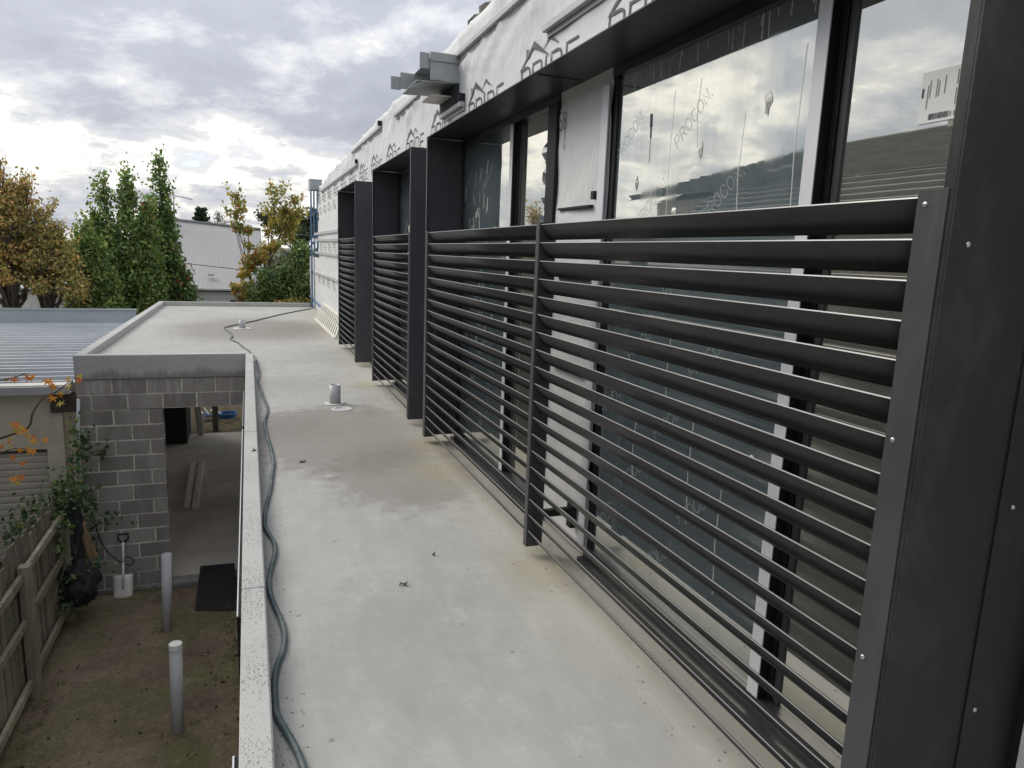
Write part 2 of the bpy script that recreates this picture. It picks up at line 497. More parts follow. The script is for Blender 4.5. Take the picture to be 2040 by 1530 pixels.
MAT = dict(
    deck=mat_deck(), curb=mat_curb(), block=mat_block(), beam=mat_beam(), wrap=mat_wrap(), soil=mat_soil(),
    mortar=M('mortar', (0.60, 0.57, 0.52), 0.9, var=0.25, scale=9, bscale=90, dirt=(0.26, 0.245, 0.225), dirt_amt=0.8, dscale=4),
    black=mat_dark('black_powdercoat'),
    slat=mat_dark('slat_powdercoat', (0.046, 0.046, 0.049), 0.38, 0.5, 0.18),
    flange=mat_dark('charcoal_powdercoat', (0.044, 0.046, 0.050), 0.42, 0.5),
    side=mat_dark('charcoal_side_panel', (0.040, 0.040, 0.050), 0.48, 0.4),
    gasket=mat_dark('black_gasket', (0.012, 0.012, 0.014), 0.6, 0.3),
    groove=M('groove_filler', (0.13, 0.115, 0.12), 0.7, var=0.15),
    silver=M('silver_film', (0.66, 0.67, 0.71), 0.4, 0.0, var=0.05, bs=0.02),
    glassf=mat_glass('film_covered_glass', True), glass=mat_glass('window_glass', False),
    lip=M('pale_slat_edge', (0.32, 0.32, 0.315), 0.35, 0.2, var=0.12, bs=0),  # paler strip along the front edge of each slat
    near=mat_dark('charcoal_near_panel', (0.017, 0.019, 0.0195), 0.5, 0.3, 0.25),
    galv=M('galvanised_sheet', (0.32, 0.345, 0.35), 0.45, 0.15, var=0.12, scale=4, bs=0.03),
    batten=M('batten_metal', (0.46, 0.46, 0.47), 0.5, 0.1, var=0.1),
    ink=M('print_ink', (0.075, 0.075, 0.085), 0.6, var=0.1, bs=0),
    inkl=M('light_print_ink', (0.22, 0.22, 0.225), 0.6, var=0.1, bs=0),
    filmink=mat_print('film_print_ink', (0.46, 0.50, 0.51), 0.42),
    paper=M('label_paper', (0.76, 0.76, 0.76), 0.6, var=0.03, bs=0),
    steel=M('screw_steel', (0.55, 0.55, 0.55), 0.3, 0.9, var=0.05, bs=0),
    blue=M('blue_steel', (0.10, 0.19, 0.33), 0.45, 0.3, var=0.15),
    pvc=M('grey_pvc', (0.47, 0.475, 0.50), 0.42, var=0.05, scale=3, bs=0.02, dirt=(0.22, 0.21, 0.2), dirt_amt=0.25, dscale=4),
    white=M('white_plastic', (0.72, 0.72, 0.69), 0.5, var=0.06, bs=0.02),
    dullwhite=M('grimy_white_plastic', (0.55, 0.55, 0.52), 0.6, var=0.12, dirt=(0.36, 0.345, 0.32), dirt_amt=0.6, dscale=14),
    hose=M('hose_rubber', (0.055, 0.085, 0.09), 0.5, var=0.3, scale=3, bs=0.15, bscale=200, dirt=(0.24, 0.235, 0.215), dirt_amt=0.75, dscale=5),
    ivory=M('ivory_aluminium', (0.72, 0.69, 0.60), 0.45, var=0.05, bs=0.02),
    beige=M('beige_render', (0.70, 0.655, 0.56), 0.85, var=0.07, scale=2, bscale=120, dirt=(0.42, 0.385, 0.33), dirt_amt=0.4, dscale=1.6),
    door=M('roller_door', (0.55, 0.515, 0.445), 0.6, var=0.07, scale=3, bs=0.05),
    zinc=M('zincalume', (0.47, 0.50, 0.53), 0.42, 0.25, var=0.08, scale=2.5, bs=0.03, dirt=(0.33, 0.34, 0.35), dirt_amt=0.4, dscale=1.2),
    flash=M('flashing_metal', (0.36, 0.405, 0.43), 0.45, 0.15, var=0.08, scale=1.5, bs=0.02),
    gutter=M('gutter_paint', (0.42, 0.42, 0.435), 0.5, var=0.05, bs=0.02),
    cream=M('cream_trim', (0.66, 0.64, 0.59), 0.6, var=0.06),
    brown=M('brown_fascia', (0.075, 0.06, 0.052), 0.7, var=0.2),
    roofw=M('pale_roof_metal', (0.27, 0.265, 0.26), 0.55, 0.0, var=0.05, scale=0.7, bs=0.02, stretch=(3, 1, 1)),
    board=M('weatherboard_paint', (0.5, 0.5, 0.495), 0.6, var=0.06, scale=2),
    tile=M('roof_tile', (0.20, 0.205, 0.20), 0.75, var=0.25, scale=3, bscale=30),
    housewall=M('house_render', (0.52, 0.48, 0.41), 0.85, var=0.2),
    fence=mat_timber('weathered_paling', (0.215, 0.182, 0.14), 0.35),
    rail=mat_timber('weathered_rail', (0.31, 0.265, 0.19), 0.5),
    fresh=mat_timber('fresh_timber', (0.46, 0.30, 0.17)),
    plank=mat_timber('grey_plank', (0.72, 0.68, 0.6)),
    whitewood=mat_timber('white_plank', (0.6, 0.58, 0.54)),
    bark=M('bark', (0.085, 0.07, 0.055), 0.9, var=0.35, scale=5, bs=0.6, bscale=18, bdist=0.02, stretch=(2, 2, 0.6)),
    leaf=mat_leaf('leaf'), leafd=mat_leaf('dense_leaf', 0.22),
    blackply=M('black_board', (0.012, 0.012, 0.015), 0.65, var=0.3, bs=0.05),
    net=M('black_netting', (0.018, 0.018, 0.022), 0.85, var=0.4, scale=12, bs=0.7, bscale=25, bdist=0.02),
    shovel=M('shovel_steel', (0.55, 0.53, 0.49), 0.5, 0.2, var=0.12, scale=8),
    cable=M('black_cable', (0.02, 0.02, 0.022), 0.6, var=0.1, bs=0),
    slabc=M('garage_floor_concrete', (0.62, 0.57, 0.50), 0.8, var=0.18, scale=1.2, bscale=50, dirt=(0.33, 0.30, 0.265), dirt_amt=0.5, dscale=0.8, world=True),
    inner=M('inner_block_wall', (0.48, 0.46, 0.44), 0.9, var=0.12, scale=3),
    bluep=M('blue_plastic', (0.04, 0.16, 0.42), 0.45, var=0.15),
    bank=M('earth_bank', (0.17, 0.13, 0.075), 0.95, var=0.45, scale=6, bs=0.9, bscale=14, bdist=0.05, dirt=(0.12, 0.13, 0.05), dirt_amt=0.7, dscale=2.2),
    clothes=M('wrap_scrap', (0.42, 0.40, 0.36), 0.8, var=0.2, bs=0.4, bscale=15, bdist=0.02),
    darkvoid=M('dark_opening', (0.02, 0.02, 0.03), 0.8, var=0.2, bs=0),
)
GREEN_FAR = MAT['leafd']


# ------------------------------------------------------------------ geometry helpers
def link(name, me, mat, parent=None):
    if mat is not None and not me.materials:
        me.materials.append(mat)
    o = bpy.data.objects.new(name, me)
    COL.objects.link(o)
    if parent is not None:
        o.parent = parent
    return o


def bm_obj(name, bm, mat, parent=None, smooth=False, loc=None):
    me = bpy.data.meshes.new(name)
    bmesh.ops.recalc_face_normals(bm, faces=bm.faces[:])
    bm.to_mesh(me)
    bm.free()
    if smooth:
        me.polygons.foreach_set('use_smooth', [True] * len(me.polygons))
    o = link(name, me, mat, parent)
    if loc:
        o.location = loc
    return o


def add_box(bm, x0, x1, y0, y1, z0, z1, bev=0.0):
    vs = [bm.verts.new(p) for p in ((x0, y0, z0), (x1, y0, z0), (x1, y1, z0), (x0, y1, z0), (x0, y0, z1), (x1, y0, z1), (x1, y1, z1), (x0, y1, z1))]
    fs = [bm.faces.new([vs[i] for i in q]) for q in ((0, 3, 2, 1), (4, 5, 6, 7), (0, 1, 5, 4), (1, 2, 6, 5), (2, 3, 7, 6), (3, 0, 4, 7))]
    if bev > 0:
        es = list({e for f in fs for e in f.edges})
        bmesh.ops.bevel(bm, geom=es, offset=bev, segments=1, affect='EDGES', profile=0.5)
    return vs


def box(name, x0, x1, y0, y1, z0, z1, mat, parent=None, bev=0.0):
    bm = bmesh.new()
    add_box(bm, x0, x1, y0, y1, z0, z1, bev)
    return bm_obj(name, bm, mat, parent)


def oriented_box(bm, p0, p1, w, h, up=(0, 0, 1)):
    """bar from p0 to p1, w wide, h deep"""
    p0, p1 = Vector(p0), Vector(p1)
    d = (p1 - p0).normalized()
    s = d.cross(Vector(up))
    if s.length < 1e-4:
        s = Vector((1, 0, 0))
    s.normalize()
    n = s.cross(d)
    vs = []
    for q in (p0, p1):
        for a, b in ((-1, -1), (1, -1), (1, 1), (-1, 1)):
            vs.append(bm.verts.new(q + s * (a * w / 2) + n * (b * h / 2)))
    for q in ((0, 1, 2, 3), (7, 6, 5, 4), (0, 4, 5, 1), (1, 5, 6, 2), (2, 6, 7, 3), (3, 7, 4, 0)):
        bm.faces.new([vs[i] for i in q])


def bar(name, p0, p1, w, h, mat, parent=None, up=(0, 0, 1)):
    bm = bmesh.new()
    oriented_box(bm, p0, p1, w, h, up)
    return bm_obj(name, bm, mat, parent)


def add_tube(bm, pts, radii, seg=8, cap=True):
    rings = []
    pts = [Vector(p) for p in pts]
    prev = None
    for i, p in enumerate(pts):
        d = (pts[min(i + 1, len(pts) - 1)] - pts[max(i - 1, 0)])
        d = d.normalized() if d.length > 0 else Vector((0, 0, 1))
        a = d.cross(Vector((0, 0, 1))) if prev is None else prev - d * prev.dot(d)
        if a.length < 1e-3:
            a = Vector((1, 0, 0)) - d * d.x
        a.normalize()
        prev = a
        b = d.cross(a)
        r = radii[i] if isinstance(radii, (list, tuple)) else radii
        rings.append([bm.verts.new(p + (a * math.cos(2 * math.pi * k / seg) + b * math.sin(2 * math.pi * k / seg)) * r) for k in range(seg)])
    for r1, r2 in zip(rings, rings[1:]):
        for k in range(seg):
            bm.faces.new((r1[k], r1[(k + 1) % seg], r2[(k + 1) % seg], r2[k]))
    if cap:
        bm.faces.new(rings[0][::-1])
        bm.faces.new(rings[-1])


def tube(name, pts, radii, mat, parent=None, seg=8, smooth=True):
    bm = bmesh.new()
    add_tube(bm, pts, radii, seg)
    return bm_obj(name, bm, mat, parent, smooth)


def lathe(bm, prof, cx, cy, seg=24, cap0=True, cap1=True):
    rings = []
    for r, z in prof:
        rings.append([bm.verts.new((cx + r * math.cos(2 * math.pi * k / seg), cy + r * math.sin(2 * math.pi * k / seg), z)) for k in range(seg)])
    for a, b in zip(rings, rings[1:]):
        for k in range(seg):
            bm.faces.new((a[k], a[(k + 1) % seg], b[(k + 1) % seg], b[k]))
    if cap0:
        bm.faces.new(rings[0][::-1])
    if cap1:
        bm.faces.new(rings[-1])


def empty(name, loc, label, cat, group=None):
    o = bpy.data.objects.new(name, None)
    o.empty_display_size = 0.1
    COL.objects.link(o)
    o.location = loc
    tag(o, label, cat, group)
    return o


def tag(o, label=None, cat=None, group=None, kind=None):
    if label:
        o['label'] = label
    if cat:
        o['category'] = cat
    if group:
        o['group'] = group
    if kind:
        o['kind'] = kind
    return o


def T(name, label, cat, loc=(0, 0, 0), group=None):
    """a thing: an Empty at its base; parts are modelled in world space, so keep their place"""
    return empty(name, loc, label, cat, group)


def adopt(root):
    """parts were modelled in world coordinates: subtract the root's place"""
    for c in root.children:
        c.location = Vector(c.location) - Vector(root.location)


def fast_mesh(name, verts, faces, mat, parent=None, tint=None, smooth=False):
    """verts (n,3), faces (m,4) numpy; tint (m,3) per face"""
    me = bpy.data.meshes.new(name)
    n, m = len(verts), len(faces)
    k = faces.shape[1]
    me.vertices.add(n)
    me.vertices.foreach_set('co', np.asarray(verts, dtype=np.float32).ravel())
    me.loops.add(m * k)
    me.loops.foreach_set('vertex_index', np.asarray(faces, dtype=np.int32).ravel())
    me.polygons.add(m)
    me.polygons.foreach_set('loop_start', np.arange(0, m * k, k, dtype=np.int32))
    me.polygons.foreach_set('loop_total', np.full(m, k, dtype=np.int32))
    if smooth:
        me.polygons.foreach_set('use_smooth', np.ones(m, dtype=bool))
    me.update(calc_edges=True)
    if tint is not None:
        a = me.color_attributes.new('tint', 'FLOAT_COLOR', 'CORNER')
        col = np.ones((m, k, 4), dtype=np.float32)
        col[:, :, :3] = np.asarray(tint, dtype=np.float32)[:, None, :]
        a.data.foreach_set('color', col.ravel())
    return link(name, me, mat, parent)


# ------------------------------------------------------------------ the setting
GZ = -3.05
bm = bmesh.new()
# yard soil with slight unevenness, then one sheet on to the horizon
nx, ny = 44, 76
grid = {}
for i in range(nx + 1):
    for j in range(ny + 1):
        x = -2.35 + 2.25 * i / nx
        y = 0.0 + 9.75 * j / ny
        e = min(1, min(x + 2.35, -0.1 - x) / 0.1, (9.75 - y) / 0.1, y / 0.1)
        z = GZ - 0.004 + e * (0.035 * noise.noise((x * 1.3, y * 1.3, 0)) + 0.018 * noise.noise((x * 5, y * 5, 2)) + 0.006 * noise.noise((x * 14, y * 14, 4)) + 0.05)
        grid[i, j] = bm.verts.new((x, y, z))
for i in range(nx):
    for j in range(ny):
        bm.faces.new((grid[i, j], grid[i + 1, j], grid[i + 1, j + 1], grid[i, j + 1]))
tag(bm_obj('yard_soil', bm, MAT['soil'], smooth=True), kind='structure')
bm = bmesh.new()
v = [bm.verts.new(p) for p in ((-1500, -600, GZ - 0.006), (1500, -600, GZ - 0.006), (1500, 2500, GZ - 0.006), (-1500, 2500, GZ - 0.006))]
bm.faces.new(v)
MAT['far'] = M('far_ground', (0.085, 0.09, 0.05), 0.95, var=0.4, scale=0.08, bs=0, world=True)
tag(bm_obj('ground', bm, MAT['far']), kind='structure')

# concrete roof deck, an L: the strip beside the wall and the roof over the garage
deck = bmesh.new()
vs_d = [(-0.055, -2.5), (1.60, -2.5), (1.60, 18.9), (-2.035, 18.9), (-2.035, 9.96), (-0.055, 9.96)]
fd = deck.faces.new([deck.verts.new((x, y, 0.0)) for x, y in vs_d])
ex = bmesh.ops.extrude_face_region(deck, geom=[fd])
for q in ex['geom']:
    if isinstance(q, bmesh.types.BMVert):
        q.co.z = -0.20
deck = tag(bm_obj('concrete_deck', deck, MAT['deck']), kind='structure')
# upstands
def curb(x0, x1, y0, y1, z0=0.0, z1=0.1):
    return box('upstand', x0, x1, y0, y1, z0, z1, MAT['curb'], deck, 0.006)
y = -2.5
for y1 in (2.92, 5.6, 8.3, 9.85):
    curb(-0.063, 0.030, y, y1 - 0.004)
    y = y1
curb(-2.04, -1.92, 9.96, 18.96)
curb(-1.918, 1.47, 18.86, 18.96)


# ------------------------------------------------------------------ garage of concrete blocks under the deck
gar = T('block_garage', 'grey concrete block garage with an open doorway under the flat concrete roof', 'garage', (-1.05, 9.85, GZ))
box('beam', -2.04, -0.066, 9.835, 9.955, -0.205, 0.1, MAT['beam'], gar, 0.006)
box('mortar_backing', -2.03, -1.084, 9.8565, 10.0, GZ - 0.1, -0.61, MAT['mortar'], gar)
box('lintel_backing', -2.03, -0.066, 9.8565, 10.0, -0.60, -0.206, MAT['mortar'], gar)
bcache = {}
def block(x0, x1, z0):
    w = round(x1 - x0, 3)
    if w < 0.03:
        return
    if w not in bcache:
        b = bmesh.new()
        add_box(b, 0, w - 0.004, 0, 0.14, 0.0, 0.185, 0.004)
        me = bpy.data.meshes.new('block')
        bmesh.ops.recalc_face_normals(b, faces=b.faces[:])
        b.to_mesh(me)
        b.free()
        bcache[w] = me
    o = link('block', bcache[w], MAT['block'], gar)
    o.location = (x0, 9.853 + rnd.uniform(-0.002, 0.003), z0 + rnd.uniform(-0.0015, 0.0015))
for k in range(15):
    z0 = -0.4 - 0.2 * k + 0.005
    right = -0.07 if k < 2 else -1.08
    off = (0.0, 0.2)[k % 2] - 0.03 * (k % 3 == 1)
    x = -2.04 + (off if off > 0 else 0)
    if off > 0:
        block(-2.04, -2.04 + off - 0.01, z0)
    while x < right - 0.02:
        x1 = min(x + 0.4, right + (0.01 if k > 1 else 0))
        block(x, x1 - 0.01, z0)
        x += 0.4
box('side_wall', -2.03, -1.88, 10.0, 18.9, GZ - 0.1, -0.2, MAT['inner'], gar)
box('unseen_carport_wall', 0.31, 7.0, 9.86, 9.98, GZ - 0.1, -0.205, MAT['inner'], gar)  # unseen carport beside the garage, added so daylight reaches its floor
for yc in (12.6, 15.8, 18.6):
    box('unseen_carport_column', 1.55, 1.85, yc - 0.15, yc + 0.15, GZ - 0.1, -0.205, MAT['inner'], gar)
box('rear_wall', -1.88, -1.40, 18.2, 18.4, GZ - 0.1, -0.2, MAT['inner'], gar)
box('door_jamb', -0.105, -0.066, 9.858, 10.05, GZ, -0.605, MAT['block'], gar)
box('door_sill', -1.084, -0.1, 9.80, 10.02, GZ - 0.05, GZ + 0.055, MAT['beam'], gar, 0.008)
adopt(gar)
# slab in the garage, carried on unseen under the building into the added carport
bm = bmesh.new()
add_box(bm, -1.88, 7.5, 10.02, 18.1, GZ - 0.1, GZ + 0.03)
tag(bm_obj('garage_floor', bm, MAT['slabc']), kind='structure')

# ------------------------------------------------------------------ main building: wrapped wall
bld = T('building', 'long building clad in white printed wall wrap with dark windows, unfinished', 'building', (1.6, 9.0, GZ))
WX = 1.56
OPEN = [(1.0, 2.985, 0.0, 2.346), (3.56, 5.404, 0.0, 2.346), (5.946, 7.904, 0.0, 2.346), (9.226, 11.064, 0.0, 2.346)]


def ztop(y):
    pts = [(-3, 3.16), (4.7, 3.135), (5.7, 3.125), (7, 3.085), (9, 3.09), (10.5, 3.05), (12.2, 3.0), (14.4, 2.97), (16.4, 2.85), (20, 2.80)]
    for (a, za), (b, zb) in zip(pts, pts[1:]):
        if a <= y <= b:
            k = (y - a) / (b - a)
            return za + (zb - za) * k
    return 3.1


def wrapx(y, z):
    taut = 0.25 + 0.75 * min(1.0, max(0.0, (z - 2.72) / 0.12)) if z > 2.33 else 0.8
    n = noise.noise((y * 0.9, z * 1.6, 0.0)) * 0.012
    n += noise.noise((y * 2.3 + z * 1.8, z * 1.1 - y * 0.6, 3.0)) * 0.010 * taut
    ridge = 1 - abs(noise.noise((y * 1.6 + z * 2.4, z * 2.0 - y * 0.7, 8.0))) * 2
    n += max(0, ridge) ** 5 * 0.022 * taut
    n += noise.noise((y * 9, z * 9, 5.0)) * 0.0025 * taut
    g_ = math.exp(-((y - 5.05) / 0.42) ** 2 - ((z - 2.86) / 0.20) ** 2)
    n += 0.020 * g_ * (1 - abs(math.sin(9.0 * (y - 5.5) + 16.0 * (z - 2.8)))) ** 2
    fold = 1 - abs(noise.noise((y * 0.55 + z * 2.1, z * 0.9 - y * 0.35, 21.0))) * 2
    n += max(0, fold) ** 14 * 0.018 * taut
    amp = 1.0 if z > 2.33 else 0.55
    if z < 0.15 or abs(z - 2.3) < 0.04:
        amp *= 0.3
    return WX - (n + 0.004) * amp


def hole(y, z):
    for a, b, c, d in OPEN:
        if a < y < b and c <= z < d:
            return True
    if y > 16.9 and z > 1.30:     # torn away at the far end
        if y > 17.25 + 0.30 * noise.noise((z * 3, 0, 1)) + 0.12 * noise.noise((z * 9, 0, 4)):
            return True
    return False


ybr = sorted({round(0.7 + 0.06 * i, 4) for i in range(0, 320)} | {v for o_ in OPEN for v in o_[:2]} | {19.85})
ybr = [q for q in ybr if 1.03 < q <= 19.85]
ybr = [1.03] + ybr
zbr = [0.02, 0.06] + [0.06 + (2.275 - 0.06) * i / 40 for i in range(1, 41)] + [2.346]
rows = len(zbr)
NU = 16
cols = []
vv = []
for yq in ybr:
    col = []
    for zq in zbr:
        col.append((wrapx(yq, zq), yq, zq))
    zt = ztop(yq) + 0.02 * noise.noise((yq * 1.2, 0, 7)) + 0.012 * noise.noise((yq * 4.1, 0, 9))
    for k in range(1, NU + 1):
        zq = 2.346 + (zt - 2.346) * k / NU
        col.append((wrapx(yq, zq), yq, zq))
    # lap over the top of the wall
    for k, (dx, dz) in enumerate(((0.03, 0.018), (0.10, 0.025), (0.30, 0.02))):
        col.append((wrapx(yq, zt) + dx, yq, zt + dz + 0.012 * noise.noise((yq * 5, k, 2))))
    cols.append(col)
nr = len(cols[0])
V = np.array(cols).reshape(-1, 3)
Fq = []
for i in range(len(cols) - 1):
    for j in range(nr - 1):
        cyy = (cols[i][j][1] + cols[i + 1][j][1]) / 2
        czz = (cols[i][j][2] + cols[i][j + 1][2]) / 2
        if hole(cyy, czz):
            continue
        Fq.append((i * nr + j, (i + 1) * nr + j, (i + 1) * nr + j + 1, i * nr + j + 1))
used = sorted({a for f in Fq for a in f})
rem = {a: i for i, a in enumerate(used)}
wrapo = fast_mesh('wall_wrap', V[used], np.array([[rem[a] for a in f] for f in Fq]), MAT['wrap'], bld, smooth=True)
# the wall proper behind the wrap, with dark rooms behind the glass
box('wall_core', 1.66, 1.95, 1.05, 17.0, -0.045, 2.75, MAT['darkvoid'], bld)
box('lower_core', 1.66, 1.95, 1.05, 9.84, GZ, -0.05, MAT['darkvoid'], bld)
box('unseen_carport_ceiling', 1.602, 7.0, 9.97, 18.9, -0.20, -0.05, MAT['beam'], bld)  # ceiling of the unseen carport, added with its open sides for daylight
box('roof_edge', 1.80, 4.5, 0.6, 17.0, 2.55, 2.78, MAT['darkvoid'], bld)
box('near_wall', 1.716, 1.9, -1.5, 0.985, -0.2, 3.1, MAT['wrap'], bld)
box('lower_wall', -0.054, 0.3, -2.5, 9.84, GZ - 0.1, -0.202, MAT['block'], bld)
# battens
for ya, yb, z in ((3.0, 5.56, 2.975), (2.5, 3.77, 2.70), (6.68, 7.98, 2.94), (8.9, 11.37, 2.957), (5.35, 5.96, 2.60), (10.87, 16.36, 2.725)):
    b = bmesh.new()
    add_box(b, WX - 0.046, WX - 0.012, ya, yb, z - 0.018, z + 0.018, 0.003)
    add_box(b, WX - 0.016, WX - 0.009, ya, yb, z - 0.042, z + 0.042)
    bm_obj('batten', b, MAT['batten'], bld)
    box('batten_clip', WX - 0.052, WX - 0.008, ya + 0.0, ya + 0.035, z + 0.02, z + 0.075, MAT['gasket'], bld)
for ya, yb, z, z2 in ((13.2, 18.0, 1.825, 1.831), (13.2, 17.95, 1.66, 1.693), (13.2, 17.86, 1.381, 1.395), (11.2, 19.7, 0.93, 0.91)):
    bar('batten', (WX - 0.026, ya, z), (WX - 0.026, yb, z2), 0.035, 0.05, MAT['batten'], bld)
bar('base_angle', (WX - 0.04, 11.1, 0.13), (WX - 0.04, 19.8, 0.23), 0.03, 0.03, MAT['blue'], bld)
# blue studs showing where the wrap is torn
for xq in (1.475, 1.545, 1.625, 1.70):
    box('stud', xq, xq + 0.034, 18.42, 18.50, 0.0, 3.02, MAT['blue'], bld)
for zq in (1.75, 2.35, 2.97):
    box('noggin', 1.475, 1.735, 18.425, 18.495, zq, zq + 0.035, MAT['blue'], bld)
# small clips on the white strip between the two windows
box('fixing_clip', WX - 0.026, WX - 0.004, 3.12, 3.50, 1.742, 1.752, MAT['gasket'], bld)
box('fixing_clip', WX - 0.030, WX - 0.002, 3.075, 3.105, 1.775, 1.812, MAT['gasket'], bld)
box('fixing_clip', WX - 0.040, WX - 0.004, 3.10, 3.50, 0.93, 0.942, MAT['gasket'], bld)
box('fixing_clip', WX - 0.040, WX - 0.004, 3.10, 3.50, 1.40, 1.412, MAT['gasket'], bld)

# stroke lettering --------------------------------------------------
GLY = {
    'P': (0.6, [[(0, 0), (0, 1)], [(0, 1), (.42, 1), (.56, .93), (.6, .8), (.6, .66), (.56, .53), (.42, .46), (0, .46)]]),
    'R': (0.6, [[(0, 0), (0, 1)], [(0, 1), (.42, 1), (.56, .93), (.6, .8), (.6, .66), (.56, .53), (.42, .46), (0, .46)], [(.32, .46), (.6, 0)]]),
    'I': (0.0, [[(0, 0), (0, 1)]]),
    'D': (0.62, [[(0, 0), (0, 1), (.36, 1), (.55, .92), (.62, .72), (.62, .28), (.55, .08), (.36, 0), (0, 0)]]),
    'E': (0.6, [[(.6, 1), (0, 1), (0, 0), (.6, 0)], [(0, .5), (.5, .5)]]),
    'C': (0.6, [[(.6, .8), (.5, .95), (.3, 1), (.1, .95), (0, .75), (0, .25), (.1, .05), (.3, 0), (.5, .05), (.6, .2)]]),
    'O': (0.66, [[(.33, 1), (.12, .95), (0, .72), (0, .28), (.12, .05), (.33, 0), (.54, .05), (.66, .28), (.66, .72), (.54, .95), (.33, 1)]]),
    'N': (0.6, [[(0, 0), (0, 1), (.6, 0), (.6, 1)]]),
    '.': (0.1, [[(0, 0), (0, .1)]]),
    '-': (0.3, [[(0, .5), (.3, .5)]]),
    '5': (0.5, [[(.5, 1), (.05, 1), (0, .55), (.3, .6), (.5, .42), (.48, .15), (.3, 0), (0, .08)]]),
    '8': (0.5, [[(.25, .52), (.05, .65), (.05, .88), (.25, 1), (.45, .88), (.45, .65), (.25, .52), (.02, .36), (.02, .12), (.25, 0), (.48, .12), (.48, .36), (.25, .52)]]),
    '2': (0.5, [[(0, .8), (.1, .97), (.3, 1), (.48, .85), (.46, .6), (0, 0), (.5, 0)]]),
}


def stroke_text(bm, text, place, h, w, gap=0.28, sub=0.02, sx=1.0):
    """ribbons for text; place(s, t) -> point, s to the right and t up in metres"""
    x = 0.0
    for ch in text:
        if ch == ' ':
            x += 0.5 * h
            continue
        wid, strokes = GLY[ch]
        for st in strokes:
            pts = [Vector((x + a * h * sx, b * h)) for a, b in st]
            ribbon(bm, pts, place, w, sub)
        x += (wid * sx + gap) * h
    return x


def ribbon(bm, pts, place, w, sub=0.02):
    fine = [pts[0]]
    for a, b in zip(pts, pts[1:]):
        n = max(1, int((b - a).length / sub))
        for k in range(1, n + 1):
            fine.append(a.lerp(b, k / n))
    L, R = [], []
    for i, p in enumerate(fine):
        d = fine[min(i + 1, len(fine) - 1)] - fine[max(i - 1, 0)]
        d.normalize()
        nrm = Vector((-d.y, d.x)) * (w / 2)
        ext = Vector((0, 0))
        if i == 0:
            ext = -d * (w / 2)
        elif i == len(fine) - 1:
            ext = d * (w / 2)
        L.append(bm.verts.new(place(*(p + nrm + ext))))
        R.append(bm.verts.new(place(*(p - nrm + ext))))
    for i in range(len(fine) - 1):
        bm.faces.new((L[i], R[i], R[i + 1], L[i + 1]))


def tri_patch(bm, poly, place, sub=3):
    """filled quad given by 4 corners, subdivided to follow the cloth"""
    a, b, c, d = [Vector(q) for q in poly]
    g = {}
    n = 6
    for i in range(n + 1):
        for j in range(n + 1):
            p = (a.lerp(b, i / n)).lerp(d.lerp(c, i / n), j / n)
            g[i, j] = bm.verts.new(place(*p))
    for i in range(n):
        for j in range(n):
            bm.faces.new((g[i, j], g[i + 1, j], g[i + 1, j + 1], g[i, j + 1]))


def on_wrap(y0, z0, off=0.0045):
    return lambda s, t: (wrapx(y0 - s, z0 + t) - off, y0 - s, z0 + t)


def pride(y0, ztop_, scale=1.0, mat=None):
    b = bmesh.new()
    pl = on_wrap(y0, ztop_ - 0.13 * scale)
    w = 0.014 * scale
    for ch, x in (('P', 0.0), ('R', 0.175), ('I', 0.362), ('D', 0.435), ('E', 0.628)):
        wid, strokes = GLY[ch]
        for st in strokes:
            ribbon(b, [Vector((x * scale + a / 0.6 * 0.128 * scale, q * 0.13 * scale)) for a, q in st], pl, w, 0.03)
    t0 = 0.13
    q = lambda s, z: (s * scale, (z + t0) * scale)
    # two roofs and a chimney over the letters
    tri_patch(b, (q(-0.03, -0.004), q(0.178, 0.124), q(0.173, 0.082), q(-0.012, -0.004)), pl)
    tri_patch(b, (q(0.178, 0.124), q(0.411, -0.006), q(0.405, -0.006), q(0.173, 0.082)), pl)
    tri_patch(b, (q(0.315, 0.050), q(0.40, 0.101), q(0.394, 0.080), q(0.325, 0.048)), pl)
    tri_patch(b, (q(0.40, 0.101), q(0.519, 0.034), q(0.512, 0.032), q(0.394, 0.080)), pl)
    tri_patch(b, (q(0.060, 0.055), q(0.060, 0.105), q(0.072, 0.105), q(0.072, 0.062)), pl)
    tri_patch(b, (q(0.085, 0.070), q(0.085, 0.100), q(0.094, 0.100), q(0.094, 0.076)), pl)
    return bm_obj('logo_print', b, mat or MAT['ink'], bld)


for k in range(-1, 13):
    pride(4.144 + 1.10 * k, 2.572 + 0.003 * k)
for k in range(0, 5):
    for zz in (0.98 + 0.48 * 1.14, 2.33):
        pride(13.3 + 0.9 * k, zz, 0.75, MAT['inkl'])
for k in range(0, 6):
    pride(12.4 + 1.0 * k, 0.80, 0.75, MAT['inkl'])
b = bmesh.new()
stroke_text(b, '258', on_wrap(3.60, 2.15), 0.085, 0.007, 0.16, 0.02, 0.8)
bm_obj('wall_number', b, MAT['ink'], bld)
b = bmesh.new()
pl = on_wrap(3.575 - 0.09, 2.05)
ribbon(b, [Vector((0, 0.10)), Vector((0.003, 0.05)), Vector((0.0, 0.0))], pl, 0.006)
bm_obj('ink_run', b, MAT['ink'], bld)


